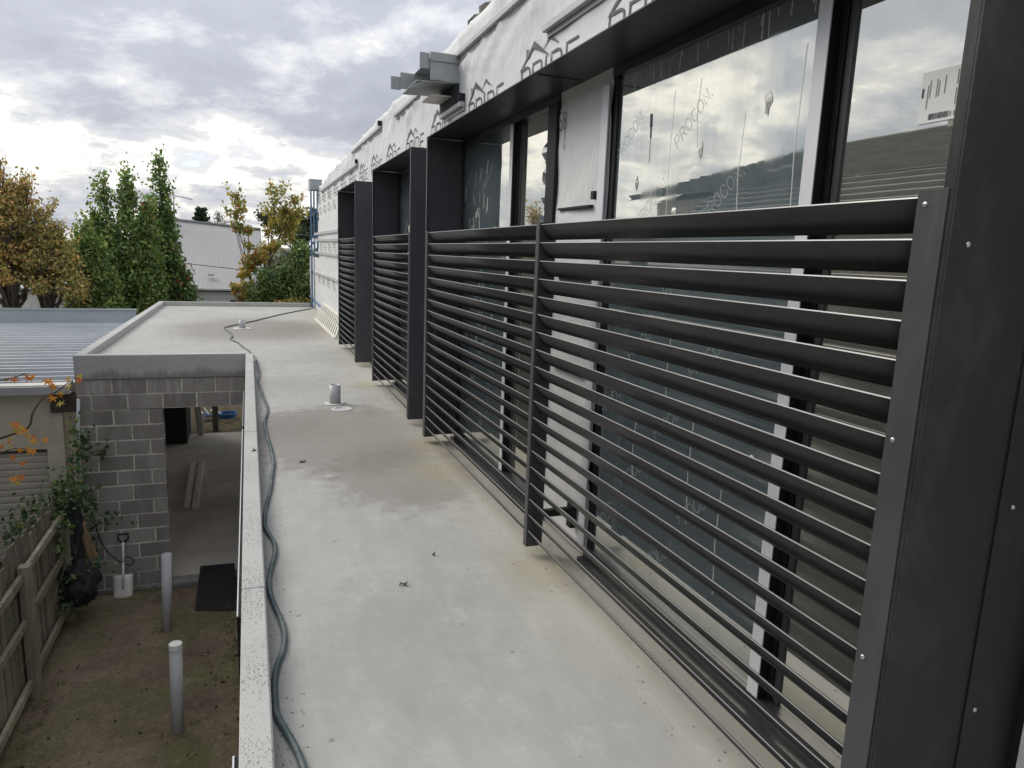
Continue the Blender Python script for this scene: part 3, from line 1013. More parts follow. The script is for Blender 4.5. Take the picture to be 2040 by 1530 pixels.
# windows ------------------------------------------------------------
def window(y0, y1, z0, z1, panes, stiles, head=True):
    """panes: (ya, yb, film, x); stiles: (ya, yb, x_front, material)"""
    root = bpy.data.objects.new('window', None)
    COL.objects.link(root)
    root.parent = bld
    root.location = (0, 0, 0)
    b = bmesh.new()
    add_box(b, 1.548, 1.64, y0 + 0.003, y1 - 0.003, z1 - 0.055, 2.338)
    bm_obj('frame_head', b, MAT['black'], root)
    b = bmesh.new()
    add_box(b, 1.505, 1.64, y0 + 0.003, y1 - 0.003, 0.001, 0.030)
    add_box(b, 1.535, 1.64, y0 + 0.003, y1 - 0.003, 0.031, 0.050)
    add_box(b, 1.555, 1.64, y0 + 0.003, y1 - 0.003, 0.051, 0.075)
    bm_obj('sill', b, MAT['black'], root)
    for ya, yb, film, x in panes:
        p = box('pane', x, x + 0.012, ya, yb, 0.076, z1 - 0.056, MAT['glassf'] if film else MAT['glass'], root)
        if film:
            film_print(root, ya, yb, z1 - 0.1, x - 0.0012)
    for ya, yb, x, mt in stiles:
        if mt == 'silver':
            st_ = box('stile', x + 0.004, 1.635, ya, yb, 0.077, z1 - 0.057, MAT['gasket'], root)
            box('protective_tape', x, x + 0.0035, ya + 0.001, yb - 0.001, 0.078, z1 - 0.058, MAT['silver'], st_)
        else:
            box('stile', x, 1.635, ya, yb, 0.077, z1 - 0.057, MAT[mt], root, 0.002)
    return root


def film_print(root, ya, yb, zt, x):
    if yb - ya < 0.4:
        return
    b = bmesh.new()
    ang = rad(38)
    ca, sa = math.cos(ang), math.sin(ang)
    row = 0
    z = zt - 0.12
    while z > 0.2:
        off = 0.22 if row % 2 else 0.0
        y = yb - 0.02 - off
        while y > ya + 0.42:
            yy, zz = y, z
            stroke_text(b, 'PROCON.', lambda s, t: (x, yy - (s * ca - t * sa), zz + (s * sa + t * ca) - 0.2), 0.048, 0.0042, 0.26, 0.05)
            y -= 0.47
        z -= 0.29
        row += 1
    vs = [v for v in b.verts if v.co.z > zt + 0.03 or v.co.z < 0.09 or v.co.y > yb or v.co.y < ya]
    bmesh.ops.delete(b, geom=vs, context='VERTS')
    tag(bm_obj('film_print', b, MAT['filmink'], root), kind='stuff')


w1 = window(1.02, 2.985, 0, 2.352,
            [(1.023, 1.650, False, 1.600), (1.74, 2.945, True, 1.572)],
            [(1.690, 1.742, 1.548, 'silver'), (1.667, 1.689, 1.585, 'gasket'), (1.640, 1.666, 1.592, 'flange'),
             (2.945, 2.983, 1.560, 'gasket'), (1.022, 1.045, 1.588, 'gasket')])
w2 = window(3.56, 5.395, 0, 2.352,
            [(3.74, 4.215, False, 1.600), (4.315, 5.37, True, 1.572)],
            [(3.562, 3.680, 1.535, 'gasket'), (3.681, 3.742, 1.562, 'silver'), (4.262, 4.315, 1.55, 'silver'),
             (4.235, 4.261, 1.58, 'gasket'), (4.213, 4.234, 1.59, 'flange'), (5.37, 5.394, 1.56, 'gasket')])
w3 = window(5.956, 7.895, 0, 2.352,
            [(6.05, 6.9, False, 1.60), (6.99, 7.83, True, 1.572)],
            [(5.96, 6.048, 1.56, 'gasket'), (6.93, 6.985, 1.55, 'silver'), (6.90, 6.929, 1.58, 'gasket'), (7.83, 7.89, 1.56, 'gasket')])
w4 = window(9.236, 11.055, 0, 2.352,
            [(9.33, 10.15, False, 1.60), (10.24, 10.99, True, 1.572)],
            [(9.24, 9.328, 1.56, 'gasket'), (10.18, 10.235, 1.55, 'silver'), (10.151, 10.179, 1.58, 'gasket'), (10.99, 11.05, 1.56, 'gasket')])
box('jamb_strip', 1.536, 1.542, 2.987, 3.052, 0.06, 2.27, MAT['silver'], bld)

# marks on the big film-covered pane
def blob(yc, zc, w, h, seed, mat):
    b = bmesh.new()
    rr = random.Random(seed)
    n = 14
    cen = b.verts.new((1.5695, yc, zc))
    ring = []
    for k in range(n):
        a = 2 * math.pi * k / n
        r = rr.uniform(0.55, 1.05)
        ring.append(b.verts.new((1.5708, yc + math.cos(a) * w * r, zc + math.sin(a) * h * r)))
    cen.co.x = 1.562
    for k in range(n):
        b.faces.new((cen, ring[k], ring[(k + 1) % n]))
    return bm_obj('film_blister', b, mat, w1)
MAT['blister'] = M('film_blister', (0.78, 0.78, 0.70), 0.3, var=0.25, scale=30, bs=0.4, bscale=60, bdist=0.004)
MAT['scratch'] = mat_print('film_scratch', (0.85, 0.86, 0.82), 0.65)
blob(1.95, 2.01, 0.022, 0.045, 1, MAT['blister'])
blob(2.30, 1.905, 0.016, 0.038, 2, MAT['blister'])
blob(2.75, 1.825, 0.013, 0.035, 3, MAT['blister'])
blob(2.45, 1.69, 0.020, 0.03, 4, MAT['blister'])
blob(1.86, 0.85, 0.016, 0.02, 5, MAT['blister'])
blob(2.2, 1.12, 0.016, 0.022, 6, MAT['blister'])
b = bmesh.new()
g0 = lambda s, t: (1.5703, s, t)
for i in range(13):
    b_ = b
ribbon(b, [Vector((2.667, 2.085)), Vector((2.664, 2.05))], g0, 0.016)
ribbon(b, [Vector((2.664, 2.05)), Vector((2.662, 2.0))], g0, 0.008)
ribbon(b, [Vector((2.662, 2.0)), Vector((2.66, 1.90))], g0, 0.003)
bm_obj('tar_run', b, MAT['ink'], w1)
b = bmesh.new()
rr = random.Random(5)
for i in range(26):
    yq = rr.uniform(1.78, 2.9)
    z0_, ln = 2.288, rr.uniform(0.015, 0.075)
    ribbon(b, [Vector((yq, z0_)), Vector((yq + rr.uniform(-0.006, 0.006), z0_ - ln))], g0, rr.uniform(0.002, 0.005), 0.03)
for yq, za, zb in ((2.50, 2.15, 1.6), (2.33, 2.16, 1.92), (2.06, 2.0, 1.62), (1.80, 2.15, 1.6), (2.2, 0.9, 0.5), (2.4, 1.2, 0.9), (2.62, 0.8, 0.55), (2.0, 0.7, 0.3)):
    ribbon(b, [Vector((yq, za)), Vector((yq + 0.01, (za + zb) / 2)), Vector((yq - 0.004, zb))], g0, 0.003, 0.05)
tag(bm_obj('film_scratch', b, MAT['scratch'], w1), kind='stuff')
b = bmesh.new()
for i in range(40):
    yq, zq = rr.uniform(4.5, 5.3), rr.uniform(0.9, 2.15)
    ribbon(b, [Vector((yq, zq)), Vector((yq + rr.uniform(-0.03, 0.03), zq - rr.uniform(0.02, 0.12)))], g0, rr.uniform(0.002, 0.012), 0.05)
tag(bm_obj('film_scratch', b, MAT['scratch'], w2), kind='stuff')
# torn strip of film hanging at the edge of the narrow pane
b = bmesh.new()
prevv = None
for i in range(15):
    z = 2.13 - 0.035 * i
    wv = 0.022 + 0.016 * math.sin(i * 1.1)
    a1 = b.verts.new((1.575 - 0.014 * abs(math.sin(i * 0.9)), 3.742, z))
    a2 = b.verts.new((1.580 - 0.03 * abs(math.sin(i * 0.9)), 3.742 + wv + 0.01, z))
    if prevv:
        b.faces.new((prevv[0], prevv[1], a2, a1))
    prevv = (a1, a2)
bm_obj('torn_film', b, MAT['glassf'], w2, True)
# torn film in the middle window
b = bmesh.new()
prevv = None
for i in range(16):
    z = 2.15 - 0.05 * i
    a1 = b.verts.new((1.56 - 0.02 * abs(math.sin(i * 0.8)), 7.0, z))
    a2 = b.verts.new((1.55 - 0.03 * abs(math.sin(i * 1.3)), 7.06 + 0.012 * i + 0.02 * math.sin(i * 1.7), z))
    if prevv:
        b.faces.new((prevv[0], prevv[1], a2, a1))
    prevv = (a1, a2)
bm_obj('torn_film', b, MAT['blister'], w3, True)

# paper label on the near pane
lb = box('pane_label', 1.596, 1.5985, 1.262, 1.405, 1.862, 1.985, MAT['paper'], w1)
def lpl(s, t):
    return (1.5952, 1.405 - s, 1.862 + t)
b = bmesh.new()
x = 0.030
rr = random.Random(3)
while x < 0.085:
    ww = rr.choice((0.0008, 0.0016, 0.0024))
    ribbon(b, [Vector((x, 0.008)), Vector((x, 0.020))], lpl, ww)
    x += ww + rr.choice((0.0009, 0.0016))
ribbon(b, [Vector((0.006, 0.066)), Vector((0.006, 0.082))], lpl, 0.006)
bm_obj('barcode_print', b, MAT['ink'], lb)
b = bmesh.new()
for xx, ta, tb in ((0.020, 0.035, 0.09), (0.026, 0.06, 0.10), (0.044, 0.06, 0.10), (0.05, 0.062, 0.095), (0.066, 0.065, 0.105), (0.098, 0.035, 0.07), (0.106, 0.034, 0.066), (0.098, 0.08, 0.112), (0.106, 0.085, 0.11), (0.13, 0.08, 0.115)):
    t_ = ta
    while t_ < tb:
        l_ = rr.uniform(0.004, 0.009)
        ribbon(b, [Vector((xx, t_)), Vector((xx, min(tb, t_ + l_)))], lpl, 0.0024)
        t_ += l_ + 0.002
for k in range(3):
    ribbon(b, [Vector((0.09 + 0.009 * k, 0.010)), Vector((0.09 + 0.009 * k, 0.018))], lpl, 0.003)
bm_obj('text_print', b, MAT['inkl'], lb)


# frames of the lower windows, peeping past the edge of the deck
for ya, yb, mt in ((3.45, 7.3, 'silver'), (7.4, 9.2, 'flash'), (2.15, 2.42, 'silver')):
    fr = bpy.data.objects.new('window', None)
    COL.objects.link(fr)
    fr.parent = bld
    b = bmesh.new()
    add_box(b, -0.100, -0.056, ya, yb, -0.36, -0.30)
    add_box(b, -0.100, -0.056, ya, ya + 0.04, -2.4, -0.361)
    add_box(b, -0.100, -0.056, yb - 0.04, yb, -2.4, -0.361)
    bm_obj('frame', b, MAT['gasket'], fr)
    box('frame_cap', -0.1015, -0.095, ya, yb, -0.299, -0.294, MAT[mt], fr)
    box('pane', -0.072, -0.064, ya + 0.041, yb - 0.041, -2.4, -0.362, MAT['glass'], fr)
adopt(bld)

# ------------------------------------------------------------------ louvred window hoods
FX = 1.278
ZB, ZT = 0.05, 2.345
PITCH_S = 0.0836
prof = [(0.0, -0.0030), (0.0012, 0.0), (0.0056, -0.0010), (0.017, -0.021), (0.0335, -0.0445), (0.0545, -0.068),
        (0.0510, -0.0705), (0.0300, -0.0475), (0.0125, -0.0225), (0.0022, -0.0045)]
slat_me = {}
def slat_mesh(L):
    if L not in slat_me:
        b = bmesh.new()
        r1 = [b.verts.new((x, 0, z)) for x, z in prof]
        r2 = [b.verts.new((x, L, z)) for x, z in prof]
        n = len(prof)
        for k in range(n):
            f = b.faces.new((r1[k], r1[(k + 1) % n], r2[(k + 1) % n], r2[k]))
            f.smooth = k in (2, 3, 4, 6, 7, 8)
            f.material_index = 1 if k == 0 else 0
        b.faces.new(r1[::-1])
        b.faces.new(r2)
        me = bpy.data.meshes.new('louvre_slat')
        bmesh.ops.recalc_face_normals(b, faces=b.faces[:])
        b.to_mesh(me)
        b.free()
        me.materials.append(MAT['slat'])
        me.materials.append(MAT['lip'])
        slat_me[L] = me
    return slat_me[L]


def slats(root, ya, yb, n=19):
    L = round(yb - ya, 3)
    for i in range(n):
        o = link('louvre_slat', slat_mesh(L), MAT['slat'], root)
        o.location = (FX + 0.004 + rnd.uniform(-0.0008, 0.0008), ya, 1.648 - PITCH_S * i + rnd.uniform(-0.0006, 0.0006))


def screw(root, p, axis):
    b = bmesh.new()
    r = 0.006
    lathe(b, [(r, 0), (r, 0.0012), (r * 0.75, 0.0028), (r * 0.3, 0.0034)], 0, 0, 12)
    o = bm_obj('screw', b, MAT['steel'], root, True)
    o.location = p
    o.rotation_euler = (0, -math.pi / 2, 0) if axis == 'x' else (math.pi / 2, 0, 0)
    return o


def hood(y0, y1, label, posts):
    h = T('window_hood', label, 'window hood', (FX, (y0 + y1) / 2, ZB), 'louvred hoods along the wrapped wall')
    th = 0.005
    box('top_panel', FX, 1.60, y0, y1, ZT - th, ZT, MAT['black'], h)
    b = bmesh.new()
    add_box(b, FX, 1.645, y1 - th, y1, ZB, ZT - th - 0.001)
    add_box(b, FX, FX + 0.004, y1 - 0.030, y1 - th - 0.001, ZB, ZT - th - 0.001)
    bm_obj('side_panel', b, MAT['side'], h)
    b = bmesh.new()
    add_box(b, FX, 1.645, y0, y0 + th, ZB, ZT - th - 0.001)
    add_box(b, FX, FX + 0.004, y0 + th + 0.001, y0 + 0.030, ZB, ZT - th - 0.001)
    bm_obj('side_panel', b, MAT['side'], h)
    return h


def post(root, y0, y1, mat='flange', depth=0.085):
    b = bmesh.new()
    add_box(b, FX - 0.002, FX + depth, y0, y1, ZB + 0.004, 1.657, 0.0015)
    return bm_obj('post', b, MAT[mat], root)


h1 = hood(1.014, 5.40, 'widest and nearest black window hood, with two louvre panels and a centre post', None)
# the near end is seen edge-on from the camera: a wide return panel
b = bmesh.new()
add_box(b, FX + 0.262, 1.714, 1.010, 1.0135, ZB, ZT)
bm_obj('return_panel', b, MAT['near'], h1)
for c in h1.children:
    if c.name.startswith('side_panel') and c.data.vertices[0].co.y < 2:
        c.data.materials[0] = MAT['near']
post(h1, 3.105, 3.145)
post(h1, 5.325, 5.368)
b = bmesh.new()
add_box(b, FX - 0.003, FX + 0.003, 1.030, 1.098, ZB + 0.004, 1.660, 0.001)
add_box(b, FX + 0.0035, FX + 0.085, 1.0945, 1.098, ZB + 0.004, 1.655)
bm_obj('end_flange', b, MAT['flange'], h1)
slats(h1, 1.099, 3.104)
slats(h1, 3.146, 5.324)
for z in (1.631, 1.144, 0.639, 0.20):
    screw(h1, (FX - 0.003, 1.078, z), 'x')
for x, z in ((1.583, 0.989), (1.572, 0.490), (1.58, 1.5), (1.58, 2.0), (1.327, 1.554)):
    screw(h1, (x, 1.010 if x > 1.54 else 1.014, z), 'y')
box('bracket', FX + 0.086, 1.545, 3.11, 3.14, 0.20, 0.235, MAT['gasket'], h1)
box('bracket', 1.515, 1.545, 3.10, 3.15, 0.13, 0.27, MAT['gasket'], h1)
b = bmesh.new()
add_box(b, FX + 0.02, WX - 0.03, 3.255, 3.262, ZT - 0.0085, ZT - 0.0062)
bm_obj('soffit_joint', b, MAT['gasket'], h1)
adopt(h1)
h2 = hood(5.95, 7.90, 'middle black window hood of three, a single louvre panel below its opening', None)
post(h2, 7.845, 7.868)
post(h2, 5.985, 6.008)
slats(h2, 6.009, 7.844)
adopt(h2)
h3 = hood(9.23, 11.06, 'farthest and smallest-looking black window hood, beside the leaning pale grille', None)
post(h3, 11.005, 11.028)
post(h3, 9.265, 9.288)
slats(h3, 9.289, 11.004)
adopt(h3)

# ------------------------------------------------------------------ sheet-metal rainwater sleeves on the wall head
rh = T('rainwater_box', 'grey folded sheet metal rainwater box jutting from the top of the wrapped wall', 'rainwater box', (1.55, 5.75, 2.78))
g = MAT['galv']
box('near_plate', 1.323, 1.60, 5.50, 5.506, 2.778, 2.925, g, rh)
box('far_plate', 1.20, 1.60, 6.02, 6.026, 2.80, 2.925, g, rh)
box('cover_plate', 1.318, 1.60, 5.492, 6.03, 2.926, 2.932, g, rh)
box('near_fold', 1.318, 1.575, 5.490, 5.498, 2.912, 2.972, g, rh)
bar('bottom_plate', (1.22, 5.77, 2.762), (1.60, 5.77, 2.778), 0.52, 0.006, g, rh, up=(0, 0, 1))
box('end_flap', 1.245, 1.320, 5.52, 5.526, 2.858, 2.968, g, rh)
box('far_flap', 1.125, 1.205, 6.027, 6.033, 2.79, 2.89, g, rh)
bar('bottom_flap', (1.20, 5.56, 2.725), (1.29, 5.56, 2.768), 0.10, 0.005, g, rh)
box('support_plate', 1.36, 1.60, 5.62, 5.95, 2.695, 2.702, MAT['ivory'], rh)
box('opening_trim', 1.520, 1.545, 5.52, 5.98, 2.60, 2.775, MAT['darkvoid'], rh)
adopt(rh)
rh2 = T('rainwater_box', 'small grey rainwater box at the far top corner of the wrapped wall', 'rainwater box', (1.55, 17.2, 2.8))
b = bmesh.new()
add_box(b, 1.36, 1.62, 17.0, 17.5, 2.80, 2.805)
add_box(b, 1.36, 1.62, 17.0, 17.006, 2.806, 3.02)
add_box(b, 1.36, 1.366, 17.007, 17.5, 2.806, 3.02)
add_box(b, 1.367, 1.62, 17.495, 17.5, 2.806, 3.02)
bm_obj('sleeve', b, g, rh2)
box('cover_plate', 1.35, 1.64, 16.99, 17.52, 3.021, 3.026, g, rh2)
adopt(rh2)
# loose flashing and a bunched end of wrap on the wall head
fl = T('roof_flashing', 'loose metal flashing with bunched wrap on the wall head above the rainwater box', 'flashing', (1.6, 5.6, 3.1))
bar('strip', (1.60, 6.35, 3.10), (1.60, 5.15, 3.13), 0.05, 0.02, MAT['flash'], fl)
b = bmesh.new()
gr = {}
for i in range(9):
    for j in range(5):
        gr[i, j] = b.verts.new((1.57 + 0.04 * j + 0.03 * noise.noise((i * .9, j * .9, 3)), 4.72 + 0.07 * i, 3.13 + 0.055 * noise.noise((i * 0.8, j * 0.7, 1)) + 0.07 * math.sin(i / 8 * math.pi)))
for i in range(8):
    for j in range(4):
        b.faces.new((gr[i, j], gr[i + 1, j], gr[i + 1, j + 1], gr[i, j + 1]))
bm_obj('bunched_wrap', b, MAT['clothes'], fl, True)
box('dark_flap', 1.58, 1.64, 5.25, 5.42, 3.12, 3.20, MAT['gasket'], fl)
adopt(fl)

# ------------------------------------------------------------------ things on the deck
def vent(x, y, h, r, ring, label):
    v_ = T('vent_pipe', label, 'pipe', (x, y, 0), 'pipes standing out of the roof deck')
    b = bmesh.new()
    lathe(b, [(r, 0.004), (r, h), (r - 0.005, h), (r - 0.005, h - 0.12)], x, y, 28, True, True)
    bm_obj('pipe', b, MAT['pvc'], v_, True)
    b = bmesh.new()
    lathe(b, [(ring, 0.001), (ring, 0.008), (ring - 0.012, 0.013), (r + 0.025, 0.013), (r + 0.022, 0.008), (r + 0.002, 0.008)], x, y, 36, True, False)
    bm_obj('flange', b, MAT['dullwhite'], v_, False)
    adopt(v_)
    return v_
v1 = vent(0.767, 6.96, 0.19, 0.052, 0.098, 'short grey pipe with a white collar beside a round drain ring')
v2 = vent(-0.13, 13.75, 0.17, 0.055, 0.16, 'short pale pipe with a wide white collar beside the bend of the hose')
dr = T('drain_ring', 'flat white drain ring let into the deck beside the short grey pipe', 'drain', (0.80, 6.72, 0))
b = bmesh.new()
lathe(b, [(0.100, 0.001), (0.098, 0.006), (0.066, 0.008), (0.060, 0.002)], 0.80, 6.70, 36, True, False)
bm_obj('ring', b, MAT['dullwhite'], dr)
b = bmesh.new()
lathe(b, [(0.059, 0.0015), (0.02, 0.0012)], 0.80, 6.70, 24, False, True)
bm_obj('grate', b, MAT['pvc'], dr)
adopt(dr)

HOSE = [(0.21, 1.45), (0.16, 1.68), (0.125, 1.82), (0.11, 1.893), (0.098, 1.969), (0.073, 2.065), (0.047, 2.169), (0.044, 2.262), (0.046, 2.358), (0.06, 2.457), (0.085, 2.563), (0.093, 2.668), (0.084, 2.786), (0.066, 2.899), (0.05, 3.038), (0.05, 3.162), (0.063, 3.291), (0.085, 3.455), (0.085, 3.586), (0.065, 3.703), (0.047, 3.813), (0.048, 3.986), (0.068, 4.222), (0.092, 4.448), (0.111, 4.745), (0.127, 4.981), (0.123, 5.246), (0.120, 5.40), (0.104, 5.716), (0.093, 6.185), (0.118, 6.552), (0.131, 6.842), (0.105, 7.371), (0.076, 8.065), (0.072, 8.323), (0.093, 8.787), (0.078, 9.42), (0.06, 9.895), (-0.02, 10.681), (-0.101, 11.111), (-0.184, 11.669), (-0.295, 12.073), (-0.279, 12.498), (-0.328, 13.074), (-0.432, 13.639), (-0.401, 13.972), (-0.244, 14.324), (-0.12, 14.621), (0.116, 15.175), (0.376, 15.868), (0.814, 16.948), (1.438, 18.219)]
def smooth_pts(P, n=4):
    out = []
    for i in range(len(P) - 1):
        p0, p1, p2, p3 = [Vector(P[max(0, min(len(P) - 1, k))]) for k in (i - 1, i, i + 1, i + 2)]
        for k in range(n):
            t_ = k / n
            out.append(0.5 * ((2 * p1) + (-p0 + p2) * t_ + (2 * p0 - 5 * p1 + 4 * p2 - p3) * t_ ** 2 + (-p0 + 3 * p1 - 3 * p2 + p3) * t_ ** 3))
    out.append(Vector(P[-1]))
    return out
hp = smooth_pts([(x, y, 0.0125) for x, y in HOSE])
tag(tube('hose', hp, 0.0115, MAT['hose'], None, 10), 'dark green hose snaking along the foot of the upstand and across the deck', 'hose')

# pale slatted grille leaning against the wall
gr_ = T('slatted_grille', 'pale slatted metal grille leaning against the wrapped wall at its far end', 'grille', (1.33, 13.9, 0))
A0, A1 = Vector((1.315, 15.6, 0.015)), Vector((1.35, 12.2, 0.015))
B0, B1 = Vector((1.525, 16.05, 0.30)), Vector((1.525, 12.75, 0.30))
bar('frame_bar', A0, A1, 0.045, 0.03, MAT['ivory'], gr_)
bar('frame_bar', B0, B1, 0.045, 0.03, MAT['ivory'], gr_)
for k in range(14):
    f = (k + 0.0) / 13
    pa, pb = A0.lerp(A1, f), B0.lerp(B1, f)
    dd = (pb - pa).normalized() * 0.02
    bar('grille_slat', pa + dd, pb - dd, 0.045, 0.012, MAT['ivory'], gr_, up=(-0.8, 0.0, 0.6))
adopt(gr_)
# bits of rubbish
def litter(name, x, y, s, label, cat, mat, seed):
    b = bmesh.new()
    rr = random.Random(seed)
    for k in range(5):
        a = rr.uniform(0, 6.28)
        c = Vector((x + rr.uniform(-s, s) * 0.5, y + rr.uniform(-s, s) * 0.5, 0.004))
        d = Vector((math.cos(a), math.sin(a), 0)) * s * rr.uniform(0.5, 1.0)
        oriented_box(b, c - d * 0.5, c + d * 0.5 + Vector((0, 0, rr.uniform(0.0, 0.02))), s * 0.22, 0.004)
    return tag(bm_obj(name, b, mat), label, cat)
litter('leaf_scrap', 0.32, 5.01, 0.045, 'dark scrap of debris on the deck between the hose and the screens', 'debris', MAT['hose'], 1)
litter('leaf_scrap', 0.623, 2.97, 0.024, 'small dark twist of debris in the middle of the near deck', 'debris', MAT['hose'], 2)
litter('leaf_scrap', 0.837, 3.243, 0.012, 'tiny dark chip on the deck near the screen post', 'debris', MAT['net'], 3)
litter('leaf_scrap', 0.0, 5.03, 0.022, 'black blob stuck on top of the concrete upstand', 'debris', MAT['net'], 4).location.z = 0.1

# ------------------------------------------------------------------ in the yard
def pipe_stub(name, x, y, z1, tilt, label, cap):
    p_ = T(name, label, 'pipe', (x, y, GZ), 'tall grey pipes standing in the yard')
    r = 0.055
    b = bmesh.new()
    if cap:
        lathe(b, [(r, -0.1), (r, z1 - GZ - 0.02)], 0, 0, 28)
    else:
        lathe(b, [(r, -0.1), (r, z1 - GZ), (r - 0.005, z1 - GZ), (r - 0.005, z1 - GZ - 0.3)], 0, 0, 28)
    o = bm_obj('pipe', b, MAT['pvc'], p_, True)
    if cap:
        b = bmesh.new()
        h_ = z1 - GZ
        lathe(b, [(r + 0.004, h_ - 0.055), (r + 0.004, h_ - 0.006), (r - 0.002, h_), (r * 0.82, h_), (r * 0.80, h_ - 0.005)], 0, 0, 28)
        bm_obj('cap', b, MAT['white'], p_)
    p_.rotation_euler = tilt
    return p_
pipe_stub('standing_pipe', -1.02, 8.55, -2.055, (0.0, rad(2.2), 0), 'open grey plastic pipe standing in the soil by the garage doorway', False)
pipe_stub('standing_pipe', -0.74, 6.58, -2.115, (rad(-1), rad(1.0), 0), 'grey plastic pipe with a white cap standing in the soil', True)

# shovel against the block wall
sh = T('shovel', 'square mouthed shovel with a pale blade leaning against the block wall', 'shovel', (-1.62, 9.6, GZ))
b = bmesh.new()
gx = {}
for i in range(7):
    for j in range(7):
        u_, w_ = i / 6 - 0.5, j / 6
        gx[i, j] = b.verts.new((-1.62 + u_ * 0.225, 9.52 + 0.12 * w_ + 0.10 * u_ * u_ * 0.6, GZ + 0.03 + 0.29 * w_))
for i in range(6):
    for j in range(6):
        b.faces.new((gx[i, j], gx[i + 1, j], gx[i + 1, j + 1], gx[i, j + 1]))
bl = bm_obj('blade', b, MAT['shovel'], sh, True)
sm = bl.modifiers.new('thick', 'SOLIDIFY')
sm.thickness = 0.005
tube('socket', [(-1.62, 9.565, GZ + 0.16), (-1.62, 9.635, GZ + 0.32), (-1.62, 9.70, GZ + 0.46)], [0.013, 0.018, 0.018], MAT['shovel'], sh)
tube('shaft', [(-1.62, 9.70, GZ + 0.46), (-1.625, 9.80, GZ + 0.70)], 0.016, MAT['whitewood'], sh)
b = bmesh.new()
add_tube(b, [(-1.625, 9.80, GZ + 0.69), (-1.685, 9.815, GZ + 0.74), (-1.685, 9.83, GZ + 0.80), (-1.565, 9.83, GZ + 0.80), (-1.565, 9.815, GZ + 0.74), (-1.625, 9.80, GZ + 0.69)], 0.011, 8)
bm_obj('grip', b, MAT['gasket'], sh, True)
adopt(sh)
tag(tube('hanging_cable', smooth_pts([(-1.95, 9.78, -1.9), (-1.90, 9.76, -2.15), (-1.84, 9.74, -2.35), (-1.74, 9.72, -2.50), (-1.62, 9.70, -2.60), (-1.53, 9.70, -2.63), (-1.50, 9.70, -2.57), (-1.56, 9.72, -2.53), (-1.64, 9.74, -2.56)]), 0.008, MAT['cable']), 'black cable looping down the block wall over the shovel', 'cable')
# black board lying at the doorway
bb = bmesh.new()
vs = [bb.verts.new(p) for p in ((-0.745, 8.92, GZ + 0.035), (-0.24, 8.80, GZ + 0.03), (-0.16, 9.55, GZ + 0.055), (-0.27, 9.60, GZ + 0.06), (-0.30, 10.10, GZ + 0.10), (-0.745, 10.12, GZ + 0.10))]
f = bb.faces.new(vs)
ex = bmesh.ops.extrude_face_region(bb, geom=[f])
for v_ in [q for q in ex['geom'] if isinstance(q, bmesh.types.BMVert)]:
    v_.co.z += 0.018
tag(bm_obj('black_board', bb, MAT['blackply']), 'black sheet with one corner cut out lying across the garage door sill', 'board')
# planks on the garage floor
for (xa, ya), (xb, yb), lab in (((-1.11, 12.75), (-1.185, 15.5), 'left of two pale planks lying on the garage floor'), ((-0.985, 12.72), (-1.03, 15.6), 'right of two pale planks lying on the garage floor, the longer one')):
    tag(bar('plank', (xa, ya, GZ + 0.055), (xb, yb, GZ + 0.055), 0.095, 0.045, MAT['plank']), lab, 'plank', 'planks on the garage floor')
tag(bar('leaning_rod', (-1.30, 11.5, GZ + 0.03), (-1.75, 11.9, GZ + 1.1), 0.05, 0.03, MAT['gasket']), 'dark bar leaning on the side wall inside the garage', 'bar')
dbo = bmesh.new()
add_box(dbo, -1.86, -1.42, 17.2, 17.9, GZ + 0.031, -0.75)
tag(bm_obj('dark_cabinet', dbo, MAT['blackply']), 'tall dark panel stack in the far corner of the garage', 'panel')
tag(bar('white_plank', (-1.19, 18.0, GZ + 0.02), (-1.34, 18.3, -0.9), 0.14, 0.04, MAT['whitewood'], up=(0, 1, 0)), 'white painted plank standing at the far opening of the garage', 'plank')
tag(box('timber_post', -0.93, -0.80, 18.35, 18.47, GZ - 0.1, -0.2, MAT['fence']), 'square grey post in the far opening of the garage', 'post')
# earth bank beyond
b = bmesh.new()
g2 = {}
for i in range(31):
    for j in range(15):
        x = -4.0 + 6.0 * i / 30
        y = 18.15 + 6.0 * j / 14
        z = GZ + 0.02 + 0.16 * min(1, j / 9) ** 1.2 + 0.06 * noise.noise((x * 2, y * 2, 5)) + 0.04 * noise.noise((x * 6, y * 6, 5))
        if j == 0:
            z = GZ - 0.05
        g2[i, j] = b.verts.new((x, y, z))
for i in range(30):
    for j in range(14):
        b.faces.new((g2[i, j], g2[i + 1, j], g2[i + 1, j + 1], g2[i, j + 1]))
tag(bm_obj('earth_bank', b, MAT['bank'], smooth=True), kind='structure')
coil = T('hose_coil', 'coil of blue hose lying on the earth bank beyond the garage', 'hose', (-0.62, 19.35, GZ + 0.1))
b = bmesh.new()
for k in range(4):
    add_tube(b, [(-0.62 + (0.20 + 0.012 * k) * math.cos(a * math.pi / 12), 19.35 + (0.20 + 0.012 * k) * math.sin(a * math.pi / 12), GZ + 0.14 + 0.03 * k) for a in range(25)], 0.018, 6)
bm_obj('coil', b, MAT['bluep'], coil, True)
adopt(coil)
sk = T('plastic_bundle', 'bundle of blue and white plastic sheets on the earth bank', 'bundle', (-1.08, 19.3, GZ + 0.1))
rr = random.Random(11)
for k in range(7):
    c = Vector((-1.08 + rr.uniform(-0.18, 0.18), 19.3 + rr.uniform(-0.1, 0.2), GZ + 0.14 + rr.uniform(0, 0.14)))
    d = Vector((rr.uniform(-1, 1), rr.uniform(-0.5, 0.5), rr.uniform(-0.3, 0.4))).normalized() * 0.14
    bar('sheet', c - d, c + d, 0.14, 0.012, MAT['bluep'] if k % 2 else MAT['white'], sk)
adopt(sk)

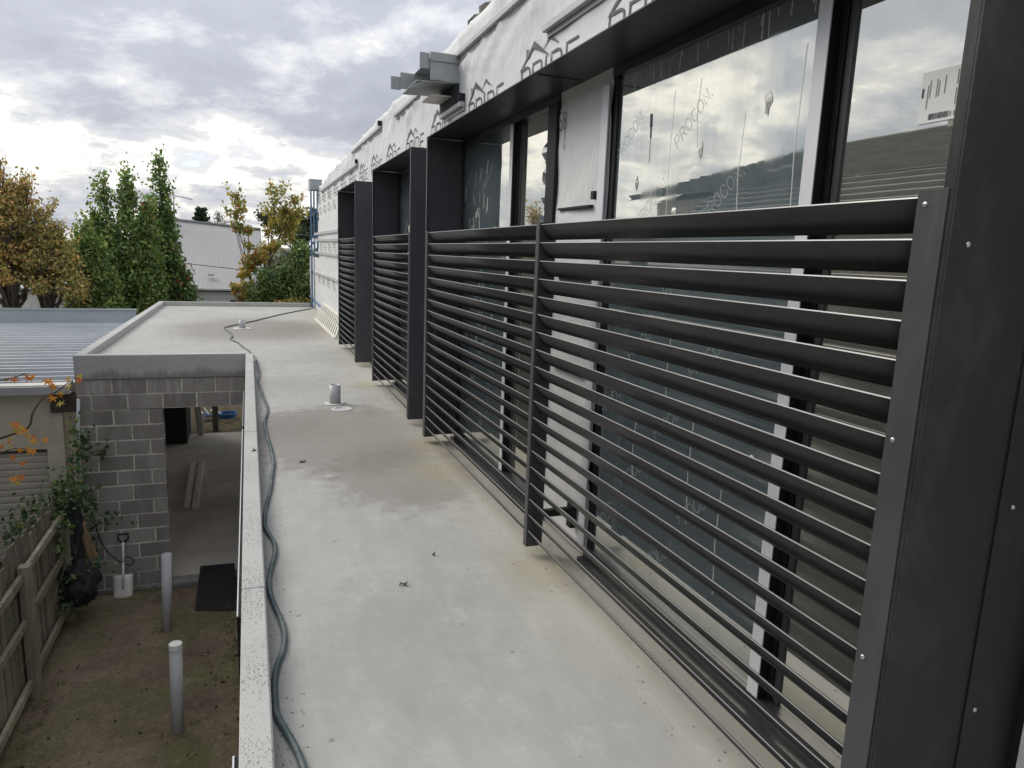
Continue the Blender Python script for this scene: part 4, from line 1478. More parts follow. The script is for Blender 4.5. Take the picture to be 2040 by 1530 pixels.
# ------------------------------------------------------------------ paling fence
fx = -2.13
fe = T('paling_fence', 'weathered timber paling fence with posts and mossy rails along the yard', 'fence', (fx, 7.3, GZ))
pal_me = []
for k in range(3):
    b = bmesh.new()
    hgt = (1.60, 1.66, 1.55)[k]
    add_box(b, -0.009, 0.009, 0, 0.098, -0.1, hgt, 0.002)
    me = bpy.data.meshes.new('paling')
    bmesh.ops.recalc_face_normals(b, faces=b.faces[:])
    b.to_mesh(me)
    b.free()
    me.materials.append(MAT['fence'])
    pal_me.append(me)
y = 4.6
while y < 9.35:
    o = link('paling', rnd.choice(pal_me), None, fe)
    o.location = (fx - 0.055 + rnd.uniform(-0.007, 0.007), y, GZ + rnd.uniform(-0.03, 0.04))
    o.rotation_euler = (rnd.uniform(-0.012, 0.012), rnd.uniform(-0.01, 0.01), rnd.uniform(-0.03, 0.03))
    y += 0.104
for yq, ht in ((5.2, 1.55), (7.58, 1.43), (9.12, 1.2)):
    b = bmesh.new()
    add_box(b, fx - 0.03, fx + 0.07, yq - 0.055, yq + 0.055, GZ - 0.1, GZ + ht, 0.006)
    bm_obj('post', b, MAT['fence'], fe)
for z in (GZ + 1.33, GZ + 0.86, GZ + 0.22):
    for ya, yb in ((4.6, 7.52), (7.64, 9.3)):
        bar('rail', (fx + 0.0, ya, z + 0.01), (fx + 0.0, yb, z - 0.01 + (0.03 if ya > 7 else 0)), 0.04, 0.08, MAT['rail'], fe)
adopt(fe)
tag(tube('fence_wire', smooth_pts([(fx + 0.08, 6.6, GZ + 0.62), (fx + 0.09, 7.6, GZ + 0.70), (fx + 0.10, 8.4, GZ + 0.85), (fx + 0.11, 9.0, GZ + 1.0)]), 0.0016, MAT['fence']), 'thin slack wire strung along the paling fence', 'wire')
# stakes
tag(bar('timber_stake', (-2.02, 5.95, GZ - 0.05), (-2.02, 5.97, GZ + 0.42), 0.06, 0.03, MAT['fresh'], up=(0, 1, 0)), 'short fresh timber stake in the soil at the foot of the fence', 'stake')
tag(bar('broken_timber', (-1.985, 9.28, -1.86), (-1.87, 9.32, -2.32), 0.085, 0.03, MAT['fresh'], up=(0, 1, 0)), 'splintered orange timber offcut stuck in the black netting', 'timber')
tag(tube('conduit', [(-1.99, 9.72, -0.42), (-2.03, 9.68, -1.1), (-2.06, 9.60, -1.8), (-2.05, 9.55, -2.95)], 0.019, MAT['pvc']), 'thin grey conduit pipe standing against the corner of the block wall', 'conduit')

# black netting bunched over the corner of the fence
b = bmesh.new()
for (cx_, cy_, cz_), (ax, ay, az), sd_ in (((-2.03, 9.25, -1.88), (0.10, 0.10, 0.30), 0.0), ((-1.99, 9.05, -2.52), (0.20, 0.22, 0.26), 7.0), ((-2.05, 9.2, -2.2), (0.09, 0.1, 0.32), 3.0)):
    r_ = bmesh.ops.create_icosphere(b, subdivisions=4, radius=1.0)
    for v_ in r_['verts']:
        p = v_.co.copy()
        q = p + Vector((sd_, 0, 0))
        k = 1 + 0.35 * noise.noise(q * 1.6) + 0.22 * noise.noise(q * 4.0) + 0.10 * noise.noise(q * 10)
        v_.co = Vector((cx_ + ax * p.x * k, cy_ + ay * p.y * k, cz_ + az * p.z * k))
netm = bm_obj('netting', b, MAT['net'], None, True)
tag(netm, 'heap of black netting bunched at the corner of the fence and block wall', 'netting')

# ------------------------------------------------------------------ leaves
def leaf_cloud(centers, normals, sizes, tints, aspect=0.6, fold=0.25):
    """one bent quad per leaf"""
    n = len(centers)
    c = np.asarray(centers)
    d = np.asarray(normals)
    d = d / np.linalg.norm(d, axis=1, keepdims=True)
    rs = np.random.RandomState(n % 9973 + 3)
    q = rs.normal(size=(n, 3))
    s = np.cross(d, q)
    s /= np.linalg.norm(s, axis=1, keepdims=True)
    up = np.cross(s, d)
    sz = np.asarray(sizes)[:, None]
    a = c - d * sz * 0.5
    t_ = c + d * sz * 0.5
    l_ = c + s * sz * 0.5 * aspect + up * sz * fold * 0.4
    r_ = c - s * sz * 0.5 * aspect + up * sz * fold * 0.4
    V_ = np.stack([a, l_, t_, r_], 1).reshape(-1, 3)
    F_ = np.arange(n * 4).reshape(n, 4)
    return V_, F_, np.asarray(tints)


def tint_mix(rs, n, pal, w, jit=0.25):
    pal = np.array(pal)
    idx = rs.choice(len(pal), n, p=np.array(w) / sum(w))
    t_ = pal[idx] * (1 + rs.uniform(-jit, jit, (n, 1)))
    # neighbouring leaves share a tone
    grp = np.repeat(rs.uniform(0.68, 1.32, n // 18 + 1), 18)[:n]
    return np.clip(t_ * grp[:, None] * 1.22, 0.004, 0.9)


def limb(p0, p1, rs, wob=0.06, n=6):
    pts = []
    for i in range(n + 1):
        k = i / n
        p = Vector(p0).lerp(Vector(p1), k)
        p += Vector(rs.normal(size=3)) * wob * math.sin(k * math.pi)
        pts.append(p)
    return pts


def column_tree(x, y, top, hw, base_z, label, seed, pal, w, nleaf, spires, leafsize=0.102):
    rs = np.random.RandomState(seed)
    t_ = T('pear_tree', label, 'tree', (x, y, GZ), 'columnar trees beyond the roof')
    b = bmesh.new()
    add_tube(b, limb((x, y, GZ), (x + 0.02, y, top - 0.25), rs, 0.05, 8), [0.11, 0.10, 0.09, 0.075, 0.06, 0.05, 0.035, 0.02, 0.008], 7)
    bm_obj('trunk', b, MAT['bark'], t_, True)
    H = top - base_z
    C, N_ = [], []
    bl = bmesh.new()
    for (dx, dy, zt, r0_) in spires:
        for k in range(int(26)):
            pass
        # a leader with short upright shoots, leaves hang off each shoot
        p0 = Vector((x + dx * 0.35, y + dy * 0.35, base_z + 0.15 * H))
        p1 = Vector((x + dx, y + dy, zt))
        add_tube(bl, limb(p0, p1, rs, 0.04, 5), [0.03, 0.027, 0.022, 0.016, 0.01, 0.004], 5)
        ns = max(10, int((zt - base_z) * 13))
        for s in range(ns):
            f = rs.uniform(0.0, 1.0) ** 0.85
            zc = base_z + (zt - base_z) * f
            prof_ = min(1.0, (1 - f) * 2.6 + 0.16) * (0.72 + 0.28 * math.sin(math.pi * min(1, f * 1.2)))
            rr_ = r0_ * prof_
            a = rs.uniform(0, 2 * math.pi)
            cc = np.array([x + dx * (0.35 + 0.65 * f) + math.cos(a) * rr_, y + dy * (0.35 + 0.65 * f) + math.sin(a) * rr_, zc])
            m = int(nleaf / (ns * len(spires)) * rs.uniform(0.6, 1.4))
            if m < 1:
                continue
            pts = cc + rs.normal(size=(m, 3)) * np.array([0.10, 0.10, 0.17])
            C.append(pts)
            dn = rs.normal(size=(m, 3)) * 0.7 + np.array([math.cos(a) * 0.5, math.sin(a) * 0.5, -0.75])
            N_.append(dn)
    bm_obj('limbs', bl, MAT['bark'], t_, True)
    C = np.concatenate(C)
    N_ = np.concatenate(N_)
    ti = tint_mix(rs, len(C), pal, w)
    V_, F_, ti = leaf_cloud(C, N_, np.clip(rs.lognormal(0, 0.28, len(C)), 0.5, 1.5) * leafsize, ti, 0.62, 0.3)
    fast_mesh('crown', V_, F_, MAT['leaf'], t_, ti)
    adopt(t_)
    return t_


GP = [(0.13, 0.20, 0.065), (0.19, 0.265, 0.08), (0.08, 0.135, 0.06), (0.28, 0.28, 0.09), (0.36, 0.12, 0.05)]
column_tree(-2.42, 24.0, 3.98, 0.6, -1.6, 'tallest green columnar tree with a narrow spire top', 1, GP, [4, 2.5, 4, .5, .03], 20000,
            [(0, 0, 3.95, 0.34), (0.12, 0.1, 2.5, 0.24), (-0.34, 0.1, 2.5, 0.38), (-0.5, 0, 1.6, 0.38), (0.30, -0.1, 1.3, 0.26), (0.50, 0, 0.5, 0.26)])
column_tree(-3.0, 22.8, 3.30, 0.5, -1.7, 'green columnar tree with scattered red leaves, left of the tallest spire', 2, GP, [4, 4, 2, 1, .10], 16500,
            [(-0.12, 0, 3.32, 0.27), (0.36, 0.1, 2.6, 0.36), (0.1, -0.2, 1.9, 0.42), (0.45, 0.0, 1.0, 0.34)])
column_tree(-3.72, 22.9, 3.18, 0.5, -1.6, 'round-topped green columnar tree beside the orange tree', 3, GP, [5, 3, 3, .8, .03], 14000,
            [(0.0, 0, 3.16, 0.34), (-0.25, 0.1, 2.2, 0.36), (0.2, -0.2, 1.7, 0.38), (0.3, 0, 0.6, 0.38)])
column_tree(-4.02, 21.6, 2.05, 0.45, -1.5, 'shorter yellow-green columnar tree in front of the round-topped one', 4, GP, [3, 5, 2, 2.2, .03], 12000,
            [(0, 0, 2.02, 0.32), (0.35, 0.1, 1.2, 0.36), (0.62, 0, 0.3, 0.36), (-0.2, 0, 1.1, 0.3)])
column_tree(-1.80, 23.6, 0.85, 0.4, -1.8, 'small sparse dark tree at the right edge of the green trees', 5, GP, [3, 1, 6, .3, .5], 3200,
            [(0, 0, 0.75, 0.24), (-0.3, 0, 1.2, 0.30), (0.10, 0, -0.3, 0.25)])


def spread_tree(name, x, y, top, trunk_top, label, seed, pal, w, clumps, nleaf, leafsize, mat, cat='tree', group=None, trunk_r=0.13, lean=0.0, clump_r=0.45, drop=0.0, flat=0.75):
    """open-headed tree: trunk, limbs to each clump, leaves round the limb ends"""
    rs = np.random.RandomState(seed)
    t_ = T(name, label, cat, (x, y, GZ), group)
    b = bmesh.new()
    tt = Vector((x + lean, y, trunk_top))
    add_tube(b, limb((x, y, GZ), tt, rs, 0.05, 6), [trunk_r, trunk_r * .92, trunk_r * .85, trunk_r * .8, trunk_r * .75, trunk_r * .68, trunk_r * .6], 8)
    bm_obj('trunk', b, MAT['bark'], t_, True)
    bl = bmesh.new()
    C, N_, SZ = [], [], []
    tot = sum(c[3] for c in clumps)
    for (dx, dy, zc, wt) in clumps:
        p1 = Vector((x + dx, y + dy, zc))
        p0 = tt - Vector((0, 0, rs.uniform(0, 0.35)))
        mid_ = p0.lerp(p1, 0.5) + Vector((rs.normal() * 0.1, rs.normal() * 0.1, 0.12))
        P = limb(p0, mid_, rs, 0.05, 3) + limb(mid_, p1, rs, 0.05, 3)[1:]
        add_tube(bl, P, [trunk_r * q for q in (0.30, 0.26, 0.22, 0.18, 0.13, 0.09, 0.04)], 6)
        m = int(nleaf * wt / tot)
        nt_ = max(3, m // 22)
        rc = clump_r * (0.6 + 0.5 * wt)
        for q in range(nt_):
            v_ = rs.normal(size=3)
            v_ /= np.linalg.norm(v_)
            tip = np.array(p1) + v_ * rc * rs.uniform(0.35, 1.0) * np.array([1, 1, flat])
            src = np.array(P[4]) if v_[2] > -0.3 else np.array(P[5])
            add_tube(bl, [Vector(src), Vector((src + tip) / 2) + Vector(rs.normal(size=3)) * 0.04, Vector(tip)], [trunk_r * .08, trunk_r * .05, 0.003], 4, False)
            mm = max(2, int(m / nt_ * rs.uniform(0.4, 1.6)))
            k_ = rs.uniform(0.35, 1.0, (mm, 1))
            pts = src + (tip - src) * k_ + rs.normal(size=(mm, 3)) * rc * 0.17
            C.append(pts)
            N_.append(rs.normal(size=(mm, 3)) + v_ * 0.5 + np.array([0, 0, -0.35 - drop]))
    bm_obj('limbs', bl, MAT['bark'], t_, True)
    C = np.concatenate(C)
    N_ = np.concatenate(N_)
    ti = tint_mix(rs, len(C), pal, w)
    V_, F_, ti = leaf_cloud(C, N_, np.clip(rs.lognormal(0, 0.28, len(C)), 0.5, 1.5) * leafsize, ti, 0.65, 0.3)
    fast_mesh('crown', V_, F_, mat, t_, ti)
    adopt(t_)
    return t_


OR = [(0.42, 0.27, 0.10), (0.36, 0.29, 0.10), (0.27, 0.27, 0.095), (0.50, 0.31, 0.13), (0.19, 0.185, 0.08)]
def rclumps(rs, n, rx, ry, z0, z1, taper=0.6):
    out = []
    for _ in range(n):
        f = rs.uniform(0, 1)
        k = (1 - taper * f) * (0.55 + 0.45 * math.sin(math.pi * min(1, 0.25 + f)))
        a = rs.uniform(0, 2 * math.pi)
        r = math.sqrt(rs.uniform(0.05, 1))
        out.append((math.cos(a) * r * rx * k, math.sin(a) * r * ry * k, z0 + (z1 - z0) * f, rs.uniform(0.6, 1.2)))
    return out
rs = np.random.RandomState(21)
spread_tree('autumn_tree', -5.45, 20.3, 3.1, -0.25, 'orange-brown autumn tree at the left edge behind the metal roof', 31, OR, [4, 3, 2, 1.5, 2],
            rclumps(rs, 40, 1.35, 1.2, 0.55, 2.75, 0.55) + [(0.35, 0, 2.85, 0.7), (-0.2, 0, 3.15, 0.6), (0.9, 0, 2.3, 0.6), (0.05, 0, 3.45, 0.4), (-0.35, 0, 3.6, 0.4), (0.55, 0, 2.95, 0.35)], 20000, 0.08, MAT['leaf'], group='autumn trees behind the metal roof', trunk_r=0.15, lean=0.06)
spread_tree('autumn_tree', -4.72, 20.5, 2.2, -0.35, 'olive and rust autumn tree between the orange tree and the green columns', 32, OR, [2, 3, 3.5, 1, 3],
            rclumps(rs, 30, 0.95, 1.0, 0.30, 1.7, 0.5) + [(0.3, 0, 1.9, 0.5)], 18000, 0.075, MAT['leaf'], group='autumn trees behind the metal roof', trunk_r=0.15, lean=0.05)

YL = [(0.25, 0.25, 0.07), (0.36, 0.27, 0.065), (0.17, 0.20, 0.06), (0.38, 0.21, 0.055), (0.26, 0.11, 0.04)]
spread_tree('sparse_tree', 0.55, 22.2, 3.5, 1.2, 'tall sparse yellow-green tree with thin branches against the sky', 33, YL, [4, 3, 3, 1.5, .4],
            [(0.30, 0, 3.25, 1.0), (0.50, 0, 2.75, 1.0), (0.05, 0.1, 2.75, 0.8), (0.65, 0.1, 2.25, 1.0), (0.25, 0, 2.3, 0.9), (0.0, 0, 2.0, 0.6), (0.55, -0.2, 1.8, 0.8), (0.95, 0, 2.6, 0.8), (0.9, 0, 3.0, 0.6)],
            1500, 0.10, MAT['leaf'], group='yellowing trees beside the wrapped wall', trunk_r=0.07, clump_r=0.42)
spread_tree('sparse_tree', 0.05, 21.2, 3.2, 0.9, 'thin leaning tree with few leaves in front of the pale roof', 34, YL, [4, 2, 4, 1.2, .6],
            [(-0.30, 0, 3.05, 0.7), (-0.42, 0, 2.5, 0.7), (-0.22, 0, 2.7, 0.7), (-0.1, 0, 2.05, 0.6), (-0.35, 0, 2.1, 0.5), (0.05, 0, 1.5, 0.5)],
            520, 0.105, MAT['leaf'], group='yellowing trees beside the wrapped wall', trunk_r=0.05, lean=-0.02, clump_r=0.34)
spread_tree('sparse_tree', 0.35, 21.0, 1.4, 0.2, 'low orange and yellow leaved tree left of the dark bushy tree', 35, YL, [2, 4, 2, 3, 1.0],
            [(-0.42, -0.2, 0.45, 1.0), (-0.55, -0.2, 0.15, 0.8), (-0.35, 0, 1.0, 0.8), (0.05, 0, 1.35, 1.0), (0.25, 0.1, 1.6, 0.8), (-0.2, 0, 1.2, 0.6), (-0.75, -0.2, 0.35, 0.4), (-0.5, 0, 0.75, 0.4)],
            1500, 0.105, MAT['leaf'], group='yellowing trees beside the wrapped wall', trunk_r=0.06, clump_r=0.32)
DG = [(0.11, 0.17, 0.055), (0.16, 0.23, 0.065), (0.23, 0.265, 0.07), (0.075, 0.12, 0.055)]
spread_tree('bushy_tree', 1.05, 20.6, 1.8, -0.6, 'dense dark green bushy tree beside the wrapped wall', 36, DG, [4, 3, 1.5, 4],
            [(-0.62, -0.1, 0.0, 1.0), (-0.62, 0, -0.45, 0.9), (-0.35, -0.2, 0.55, 1.1), (0.0, -0.2, 0.25, 1.1), (0.0, -0.1, 0.95, 1.1), (0.35, -0.2, 0.6, 1.1), (0.40, 0, 1.25, 1.0), (0.0, 0.2, 0.6, 1.1), (-0.3, 0, -0.1, 1.1), (0.3, -0.2, -0.2, 1.1), (-0.35, 0, -0.6, 0.9), (0.6, 0, 0.2, 1.0), (0.3, 0, 1.5, 0.7), (-0.85, -0.1, -0.2, 1.0), (-0.8, -0.1, 0.3, 1.0), (-0.85, -0.1, 0.05, 1.0), (-0.75, -0.1, -0.55, 0.9), (-0.55, -0.1, 0.75, 0.9)],
            24000, 0.075, MAT['leafd'], trunk_r=0.11, clump_r=0.40)
spread_tree('shrub', 1.0, 19.7, 0.2, -1.2, 'low yellow and olive shrub behind the far upstand', 37, YL, [3, 3, 4, .8, .3],
            [(-0.3, 0, -0.05, 1), (0.1, 0, 0.10, 1), (0.4, 0, -0.02, 1), (0.65, 0, 0.08, 0.8), (-0.05, 0, -0.3, 1), (0.3, 0, -0.3, 1)], 2600, 0.065, MAT['leaf'], 'shrub', trunk_r=0.05, clump_r=0.24)

# far trees and the far wooded line
rs = np.random.RandomState(5)
C = []
for i in range(260):
    x = rs.uniform(-60, 60)
    y = rs.uniform(95, 120)
    h = rs.uniform(3.2, 4.7)
    m = 26
    C.append(np.array([x, y, GZ + h * 0.5]) + rs.normal(size=(m, 3)) * np.array([1.6, 1.0, h * 0.22]))
C = np.concatenate(C)
V_, F_, ti = leaf_cloud(C, rs.normal(size=(len(C), 3)), rs.uniform(0.8, 1.6, len(C)), tint_mix(rs, len(C), [(0.06, 0.075, 0.05), (0.085, 0.09, 0.055), (0.1, 0.085, 0.05)], [1, 1, .6]))
tag(fast_mesh('treeline', V_, F_, MAT['leafd'], None, ti), kind='stuff')
dome = [(rs.normal() * 1.4, rs.normal() * 0.8, 2.9 + rs.uniform(-1.2, 1.4), 1.0) for _ in range(16)]
spread_tree('domed_tree', 4.05, 60, 4.4, 1.0, 'distant dark dome-headed tree above the bushy tree', 41, [(0.05, 0.07, 0.045), (0.075, 0.09, 0.05)], [1, 1], dome, 5000, 0.26, MAT['leafd'], trunk_r=0.25, clump_r=0.8)
spread_tree('bare_tree', -2.05, 60, 4.0, 2.6, 'distant bare twiggy tree beside the small conifer on the skyline', 42, [(0.18, 0.15, 0.12)], [1], [(rs.normal() * 0.45, 0, 3.4 + rs.uniform(-0.5, 0.6), 0.8) for _ in range(10)], 260, 0.12, MAT['leaf'], trunk_r=0.16, clump_r=0.5)
# conifer on the skyline
cn = T('conifer', 'small dark tiered conifer on the skyline above the pale roof', 'tree', (-3.25, 60, GZ))
tube('trunk', [(-3.25, 60, GZ), (-3.25, 60, 4.0)], [0.2, 0.04], MAT['bark'], cn, 6)
C, N_ = [], []
for k in range(9):
    zc = 1.2 + 0.34 * k
    rr_ = 1.35 * (1 - k / 9.5) + 0.1
    for a in range(9):
        an = a * 2 * math.pi / 9 + k
        m = 40
        f = rs.uniform(0.1, 1, (m, 1))
        C.append(np.array([-3.25, 60, zc]) + f * np.array([math.cos(an) * rr_, math.sin(an) * rr_, 0.18]) + rs.normal(size=(m, 3)) * 0.07)
C = np.concatenate(C)
V_, F_, ti = leaf_cloud(C, rs.normal(size=(len(C), 3)) + np.array([0, 0, -0.4]), rs.uniform(0.15, 0.3, len(C)), tint_mix(rs, len(C), [(0.028, 0.05, 0.032), (0.045, 0.065, 0.04)], [1, 1]))
fast_mesh('crown', V_, F_, MAT['leafd'], cn, ti)
adopt(cn)

# creeper over the fence corner
cp = T('creeper', 'leafy green creeper growing over the fence and the corner of the block wall', 'creeper', (-2.2, 9.0, GZ))
b = bmesh.new()
stems = [((-2.25, 8.9, GZ), (-2.3, 8.6, -1.45)), ((-2.15, 9.3, GZ), (-2.05, 9.5, -1.0)), ((-2.2, 9.0, GZ), (-2.45, 9.2, -1.5)), ((-2.2, 9.0, GZ), (-2.75, 9.6, -1.8)), ((-2.1, 9.2, GZ), (-1.85, 9.75, -2.1))]
rsv = np.random.RandomState(8)
for p0, p1 in stems:
    add_tube(b, limb(p0, p1, rsv, 0.10, 6), [0.014, 0.013, 0.011, 0.009, 0.007, 0.005, 0.003], 5)
bm_obj('stem', b, MAT['bark'], cp, True)
C, N_ = [], []
for (cx_, cy_, cz_), (sx_, sy_, sz_), n in (((-2.25, 9.05, -1.62), (0.16, 0.25, 0.10), 260), ((-2.12, 9.25, -1.45), (0.11, 0.15, 0.12), 200), ((-2.45, 9.0, -1.75), (0.16, 0.25, 0.08), 170),
                                           ((-2.02, 9.55, -1.2), (0.06, 0.08, 0.30), 160), ((-1.95, 9.6, -0.95), (0.08, 0.05, 0.12), 60), ((-2.2, 8.9, -1.95), (0.10, 0.15, 0.12), 130), ((-2.05, 8.95, -2.35), (0.08, 0.1, 0.08), 60),
                                           ((-1.87, 9.2, -2.38), (0.07, 0.1, 0.05), 50), ((-2.1, 8.8, -2.62), (0.08, 0.08, 0.05), 40), ((-1.78, 9.72, -1.1), (0.06, 0.03, 0.05), 26), ((-2.22, 7.2, -1.75), (0.05, 0.18, 0.12), 60), ((-1.9, 9.5, -1.75), (0.05, 0.08, 0.2), 90), ((-1.75, 9.78, -2.0), (0.10, 0.02, 0.05), 22)):
    C.append(np.array((cx_, cy_, cz_)) + rsv.normal(size=(n, 3)) * np.array((sx_, sy_, sz_)))
C = np.concatenate(C)
V_, F_, ti = leaf_cloud(C, rsv.normal(size=(len(C), 3)) + np.array([0.3, -0.5, -0.2]), rsv.uniform(0.045, 0.09, len(C)), tint_mix(rsv, len(C), [(0.075, 0.13, 0.05), (0.16, 0.21, 0.09), (0.04, 0.08, 0.04), (0.22, 0.22, 0.08)], [4, 2.5, 4, .5]), 0.7)
fast_mesh('foliage', V_, F_, MAT['leaf'], cp, ti)
adopt(cp)

# autumn maple twigs reaching in from the left, near the camera
mp = T('maple_branch', 'thin maple branch with orange autumn leaves reaching in from the left', 'branch', (-2.4, 5.5, -0.4))
b = bmesh.new()
add_tube(b, smooth_pts([(-2.6, 5.7, -0.3), (-1.95, 5.6, 0.0), (-1.60, 5.5, 0.16), (-1.44, 5.5, 0.22), (-1.40, 5.5, 0.33), (-1.33, 5.5, 0.43), (-1.25, 5.5, 0.47), (-1.17, 5.5, 0.54)]), [0.012 - 0.0003 * i for i in range(29)], 6)
add_tube(b, smooth_pts([(-2.5, 5.6, 0.3), (-1.9, 5.55, 0.5), (-1.55, 5.5, 0.56), (-1.42, 5.5, 0.60)]), 0.004, 5)
add_tube(b, smooth_pts([(-2.5, 5.6, -0.2), (-1.8, 5.5, -0.02), (-1.55, 5.5, 0.08), (-1.45, 5.5, 0.07)]), 0.004, 5)
bm_obj('twig', b, MAT['bark'], mp, True)
rsm = np.random.RandomState(14)
def maple(c, s, rs_):
    """a five-lobed leaf as one small mesh"""
    n = Vector(rs_.normal(size=3) + np.array([0, -1.2, 0.6])).normalized()
    a = n.cross(Vector((0, 0, 1))).normalized()
    d = Vector((0, 0, -1)) - n * n.dot(Vector((0, 0, -1)))
    d.normalize()
    rot = rs_.uniform(-0.9, 0.9)
    a, d = a * math.cos(rot) + d * math.sin(rot), d * math.cos(rot) - a * math.sin(rot)
    b_ = bmesh.new()
    cen = b_.verts.new(Vector(c))
    ring = []
    for k in range(12):
        an = math.pi * (-0.85 + 1.7 * k / 11)
        rr_ = s * (1.0 - 0.25 * abs(an) / 2.6) if k % 2 == 1 else s * 0.33
        ring.append(b_.verts.new(Vector(c) + d * math.cos(an) * rr_ + a * math.sin(an) * rr_ + n * rs_.uniform(-0.1, 0.1) * s))
    for k in range(11):
        b_.faces.new((cen, ring[k], ring[k + 1]))
    return b_
lc = []
for c, n, sp in (((-1.46, 5.5, 0.575), 5, 0.05), ((-1.15, 5.5, 0.545), 5, 0.04), ((-1.24, 5.5, 0.52), 4, 0.04), ((-1.23, 5.5, 0.43), 4, 0.03), ((-1.44, 5.5, 0.17), 7, 0.07), ((-1.37, 5.5, 0.17), 4, 0.05), ((-1.55, 5.5, 0.25), 5, 0.06), ((-1.45, 5.5, 0.06), 6, 0.05), ((-1.52, 5.5, -0.12), 3, 0.03), ((-1.58, 5.5, 0.12), 3, 0.04)):
    for _ in range(n):
        lc.append(np.array(c) + rsm.normal(size=3) * sp * np.array([1, 1, 0.5]))
MAT['maple'] = [mat_leaf(f'maple_leaf', 0.4) for _ in range(1)][0]
for c in lc:
    b_ = maple(c, rsm.uniform(0.028, 0.048), rsm)
    o = bm_obj('leaf', b_, MAT['maple'], mp)
    me = o.data
    a_ = me.color_attributes.new('tint', 'FLOAT_COLOR', 'CORNER')
    tcol = [(0.60, 0.24, 0.04), (0.55, 0.32, 0.05), (0.42, 0.33, 0.06), (0.50, 0.16, 0.035)][rsm.randint(4)]
    a_.data.foreach_set('color', list((*tcol, 1.0)) * len(a_.data))
adopt(mp)

# fallen leaves and stones on the soil
n = 620
rsf = np.random.RandomState(17)
X = rsf.uniform(-2.1, -0.14, n)
Yy = rsf.uniform(5.6, 9.6, n)
keep = rsf.uniform(size=n) < np.clip(0.16 + 1.1 * np.exp(-(-0.14 - X) / 0.22) + 0.5 * np.exp(-(X + 2.1) / 0.25), 0, 1) * (0.35 + 0.65 * (np.sin(X * 7 + Yy * 3) * np.sin(Yy * 5 - X * 2) > -0.1))
C = np.stack([X, Yy, np.full(n, GZ + 0.065)], 1)[keep]
Nn = rsf.normal(size=(len(C), 3)) * np.array([1, 1, 0.25])
V_, F_, ti = leaf_cloud(C, Nn, rsf.uniform(0.018, 0.06, len(C)), tint_mix(rsf, len(C), [(0.12, 0.075, 0.045), (0.20, 0.13, 0.07), (0.06, 0.045, 0.035), (0.28, 0.24, 0.18), (0.36, 0.15, 0.05)], [4, 2.5, 4, .8, .25]), 0.7)
tag(fast_mesh('fallen_leaves', V_, F_, MAT['leafd'], None, ti), kind='stuff')
b = bmesh.new()
for k in range(26):
    x, y = rsf.uniform(-2.0, -0.2), rsf.uniform(5.7, 9.6)
    s = rsf.uniform(0.008, 0.022)
    r_ = bmesh.ops.create_icosphere(b, subdivisions=1, radius=s)
    for v_ in r_['verts']:
        v_.co = v_.co * rsf.uniform(0.7, 1.2) + Vector((x, y, GZ + 0.025))
MAT['stone'] = M('pale_stone', (0.40, 0.36, 0.30), 0.9, var=0.3)
tag(bm_obj('pebbles', b, MAT['stone']), kind='stuff')

# clods and chips of soil
b = bmesh.new()
for k in range(700):
    x, y = rsf.uniform(-2.08, -0.14), 5.7 + rsf.uniform() * 4.0
    r_ = bmesh.ops.create_icosphere(b, subdivisions=1, radius=rsf.uniform(0.004, 0.016))
    sx_, sy_ = rsf.uniform(0.7, 1.6, 2)
    for v_ in r_['verts']:
        v_.co = Vector((v_.co.x * sx_, v_.co.y * sy_, v_.co.z * 0.6)) * rsf.uniform(0.8, 1.2) + Vector((x, y, GZ + 0.046 + 0.035 * noise.noise((x * 1.3, y * 1.3, 0)) + 0.018 * noise.noise((x * 5, y * 5, 2))))
tag(bm_obj('soil_clods', b, MAT['soil']), kind='stuff')
# grit gathered along the upstand and the foot of the screens
b = bmesh.new()
for k in range(420):
    if k % 3:
        x, y = 0.034 + abs(rsf.normal()) * 0.05, 1.6 + rsf.uniform() ** 1.6 * 6.5
    else:
        x, y = rsf.uniform(1.2, 1.5), 1.4 + rsf.uniform() ** 1.4 * 6.0
    r_ = bmesh.ops.create_icosphere(b, subdivisions=1, radius=rsf.uniform(0.0012, 0.0038))
    for v_ in r_['verts']:
        v_.co = Vector((v_.co.x * rsf.uniform(0.7, 1.4), v_.co.y, v_.co.z * 0.7)) + Vector((x, y, 0.0015))
MAT['grit'] = M('grit', (0.20, 0.19, 0.175), 0.9, var=0.4)
tag(bm_obj('grit', b, MAT['grit']), kind='stuff')
# weeds along the fence and round the pipes
C, N_ = [], []
for k in range(34):
    if k < 22:
        x, y = rsf.uniform(-2.08, -1.9), rsf.uniform(5.8, 9.4)
    elif k < 30:
        x, y = rsf.uniform(-0.35, -0.15), rsf.uniform(6.0, 9.5)
    else:
        x, y = (-1.02, 8.55) if k % 2 else (-0.74, 6.58)
        x, y = x + rsf.normal() * 0.10, y + rsf.normal() * 0.10
    m = rsf.randint(8, 22)
    d = rsf.normal(size=(m, 3)) * np.array([0.6, 0.6, 0.2]) + np.array([0, 0, 1.0])
    N_.append(d)
    C.append(np.array([x, y, GZ + 0.05]) + d * 0.03 + rsf.normal(size=(m, 3)) * np.array([0.025, 0.025, 0.003]))
C = np.concatenate(C)
V_, F_, ti = leaf_cloud(C, np.concatenate(N_), rsf.uniform(0.03, 0.08, len(C)), tint_mix(rsf, len(C), [(0.12, 0.17, 0.05), (0.18, 0.21, 0.07), (0.25, 0.22, 0.10)], [3, 2, 1]), 0.14, 0.2)
tag(fast_mesh('weeds', V_, F_, MAT['leaf'], None, ti), kind='stuff')

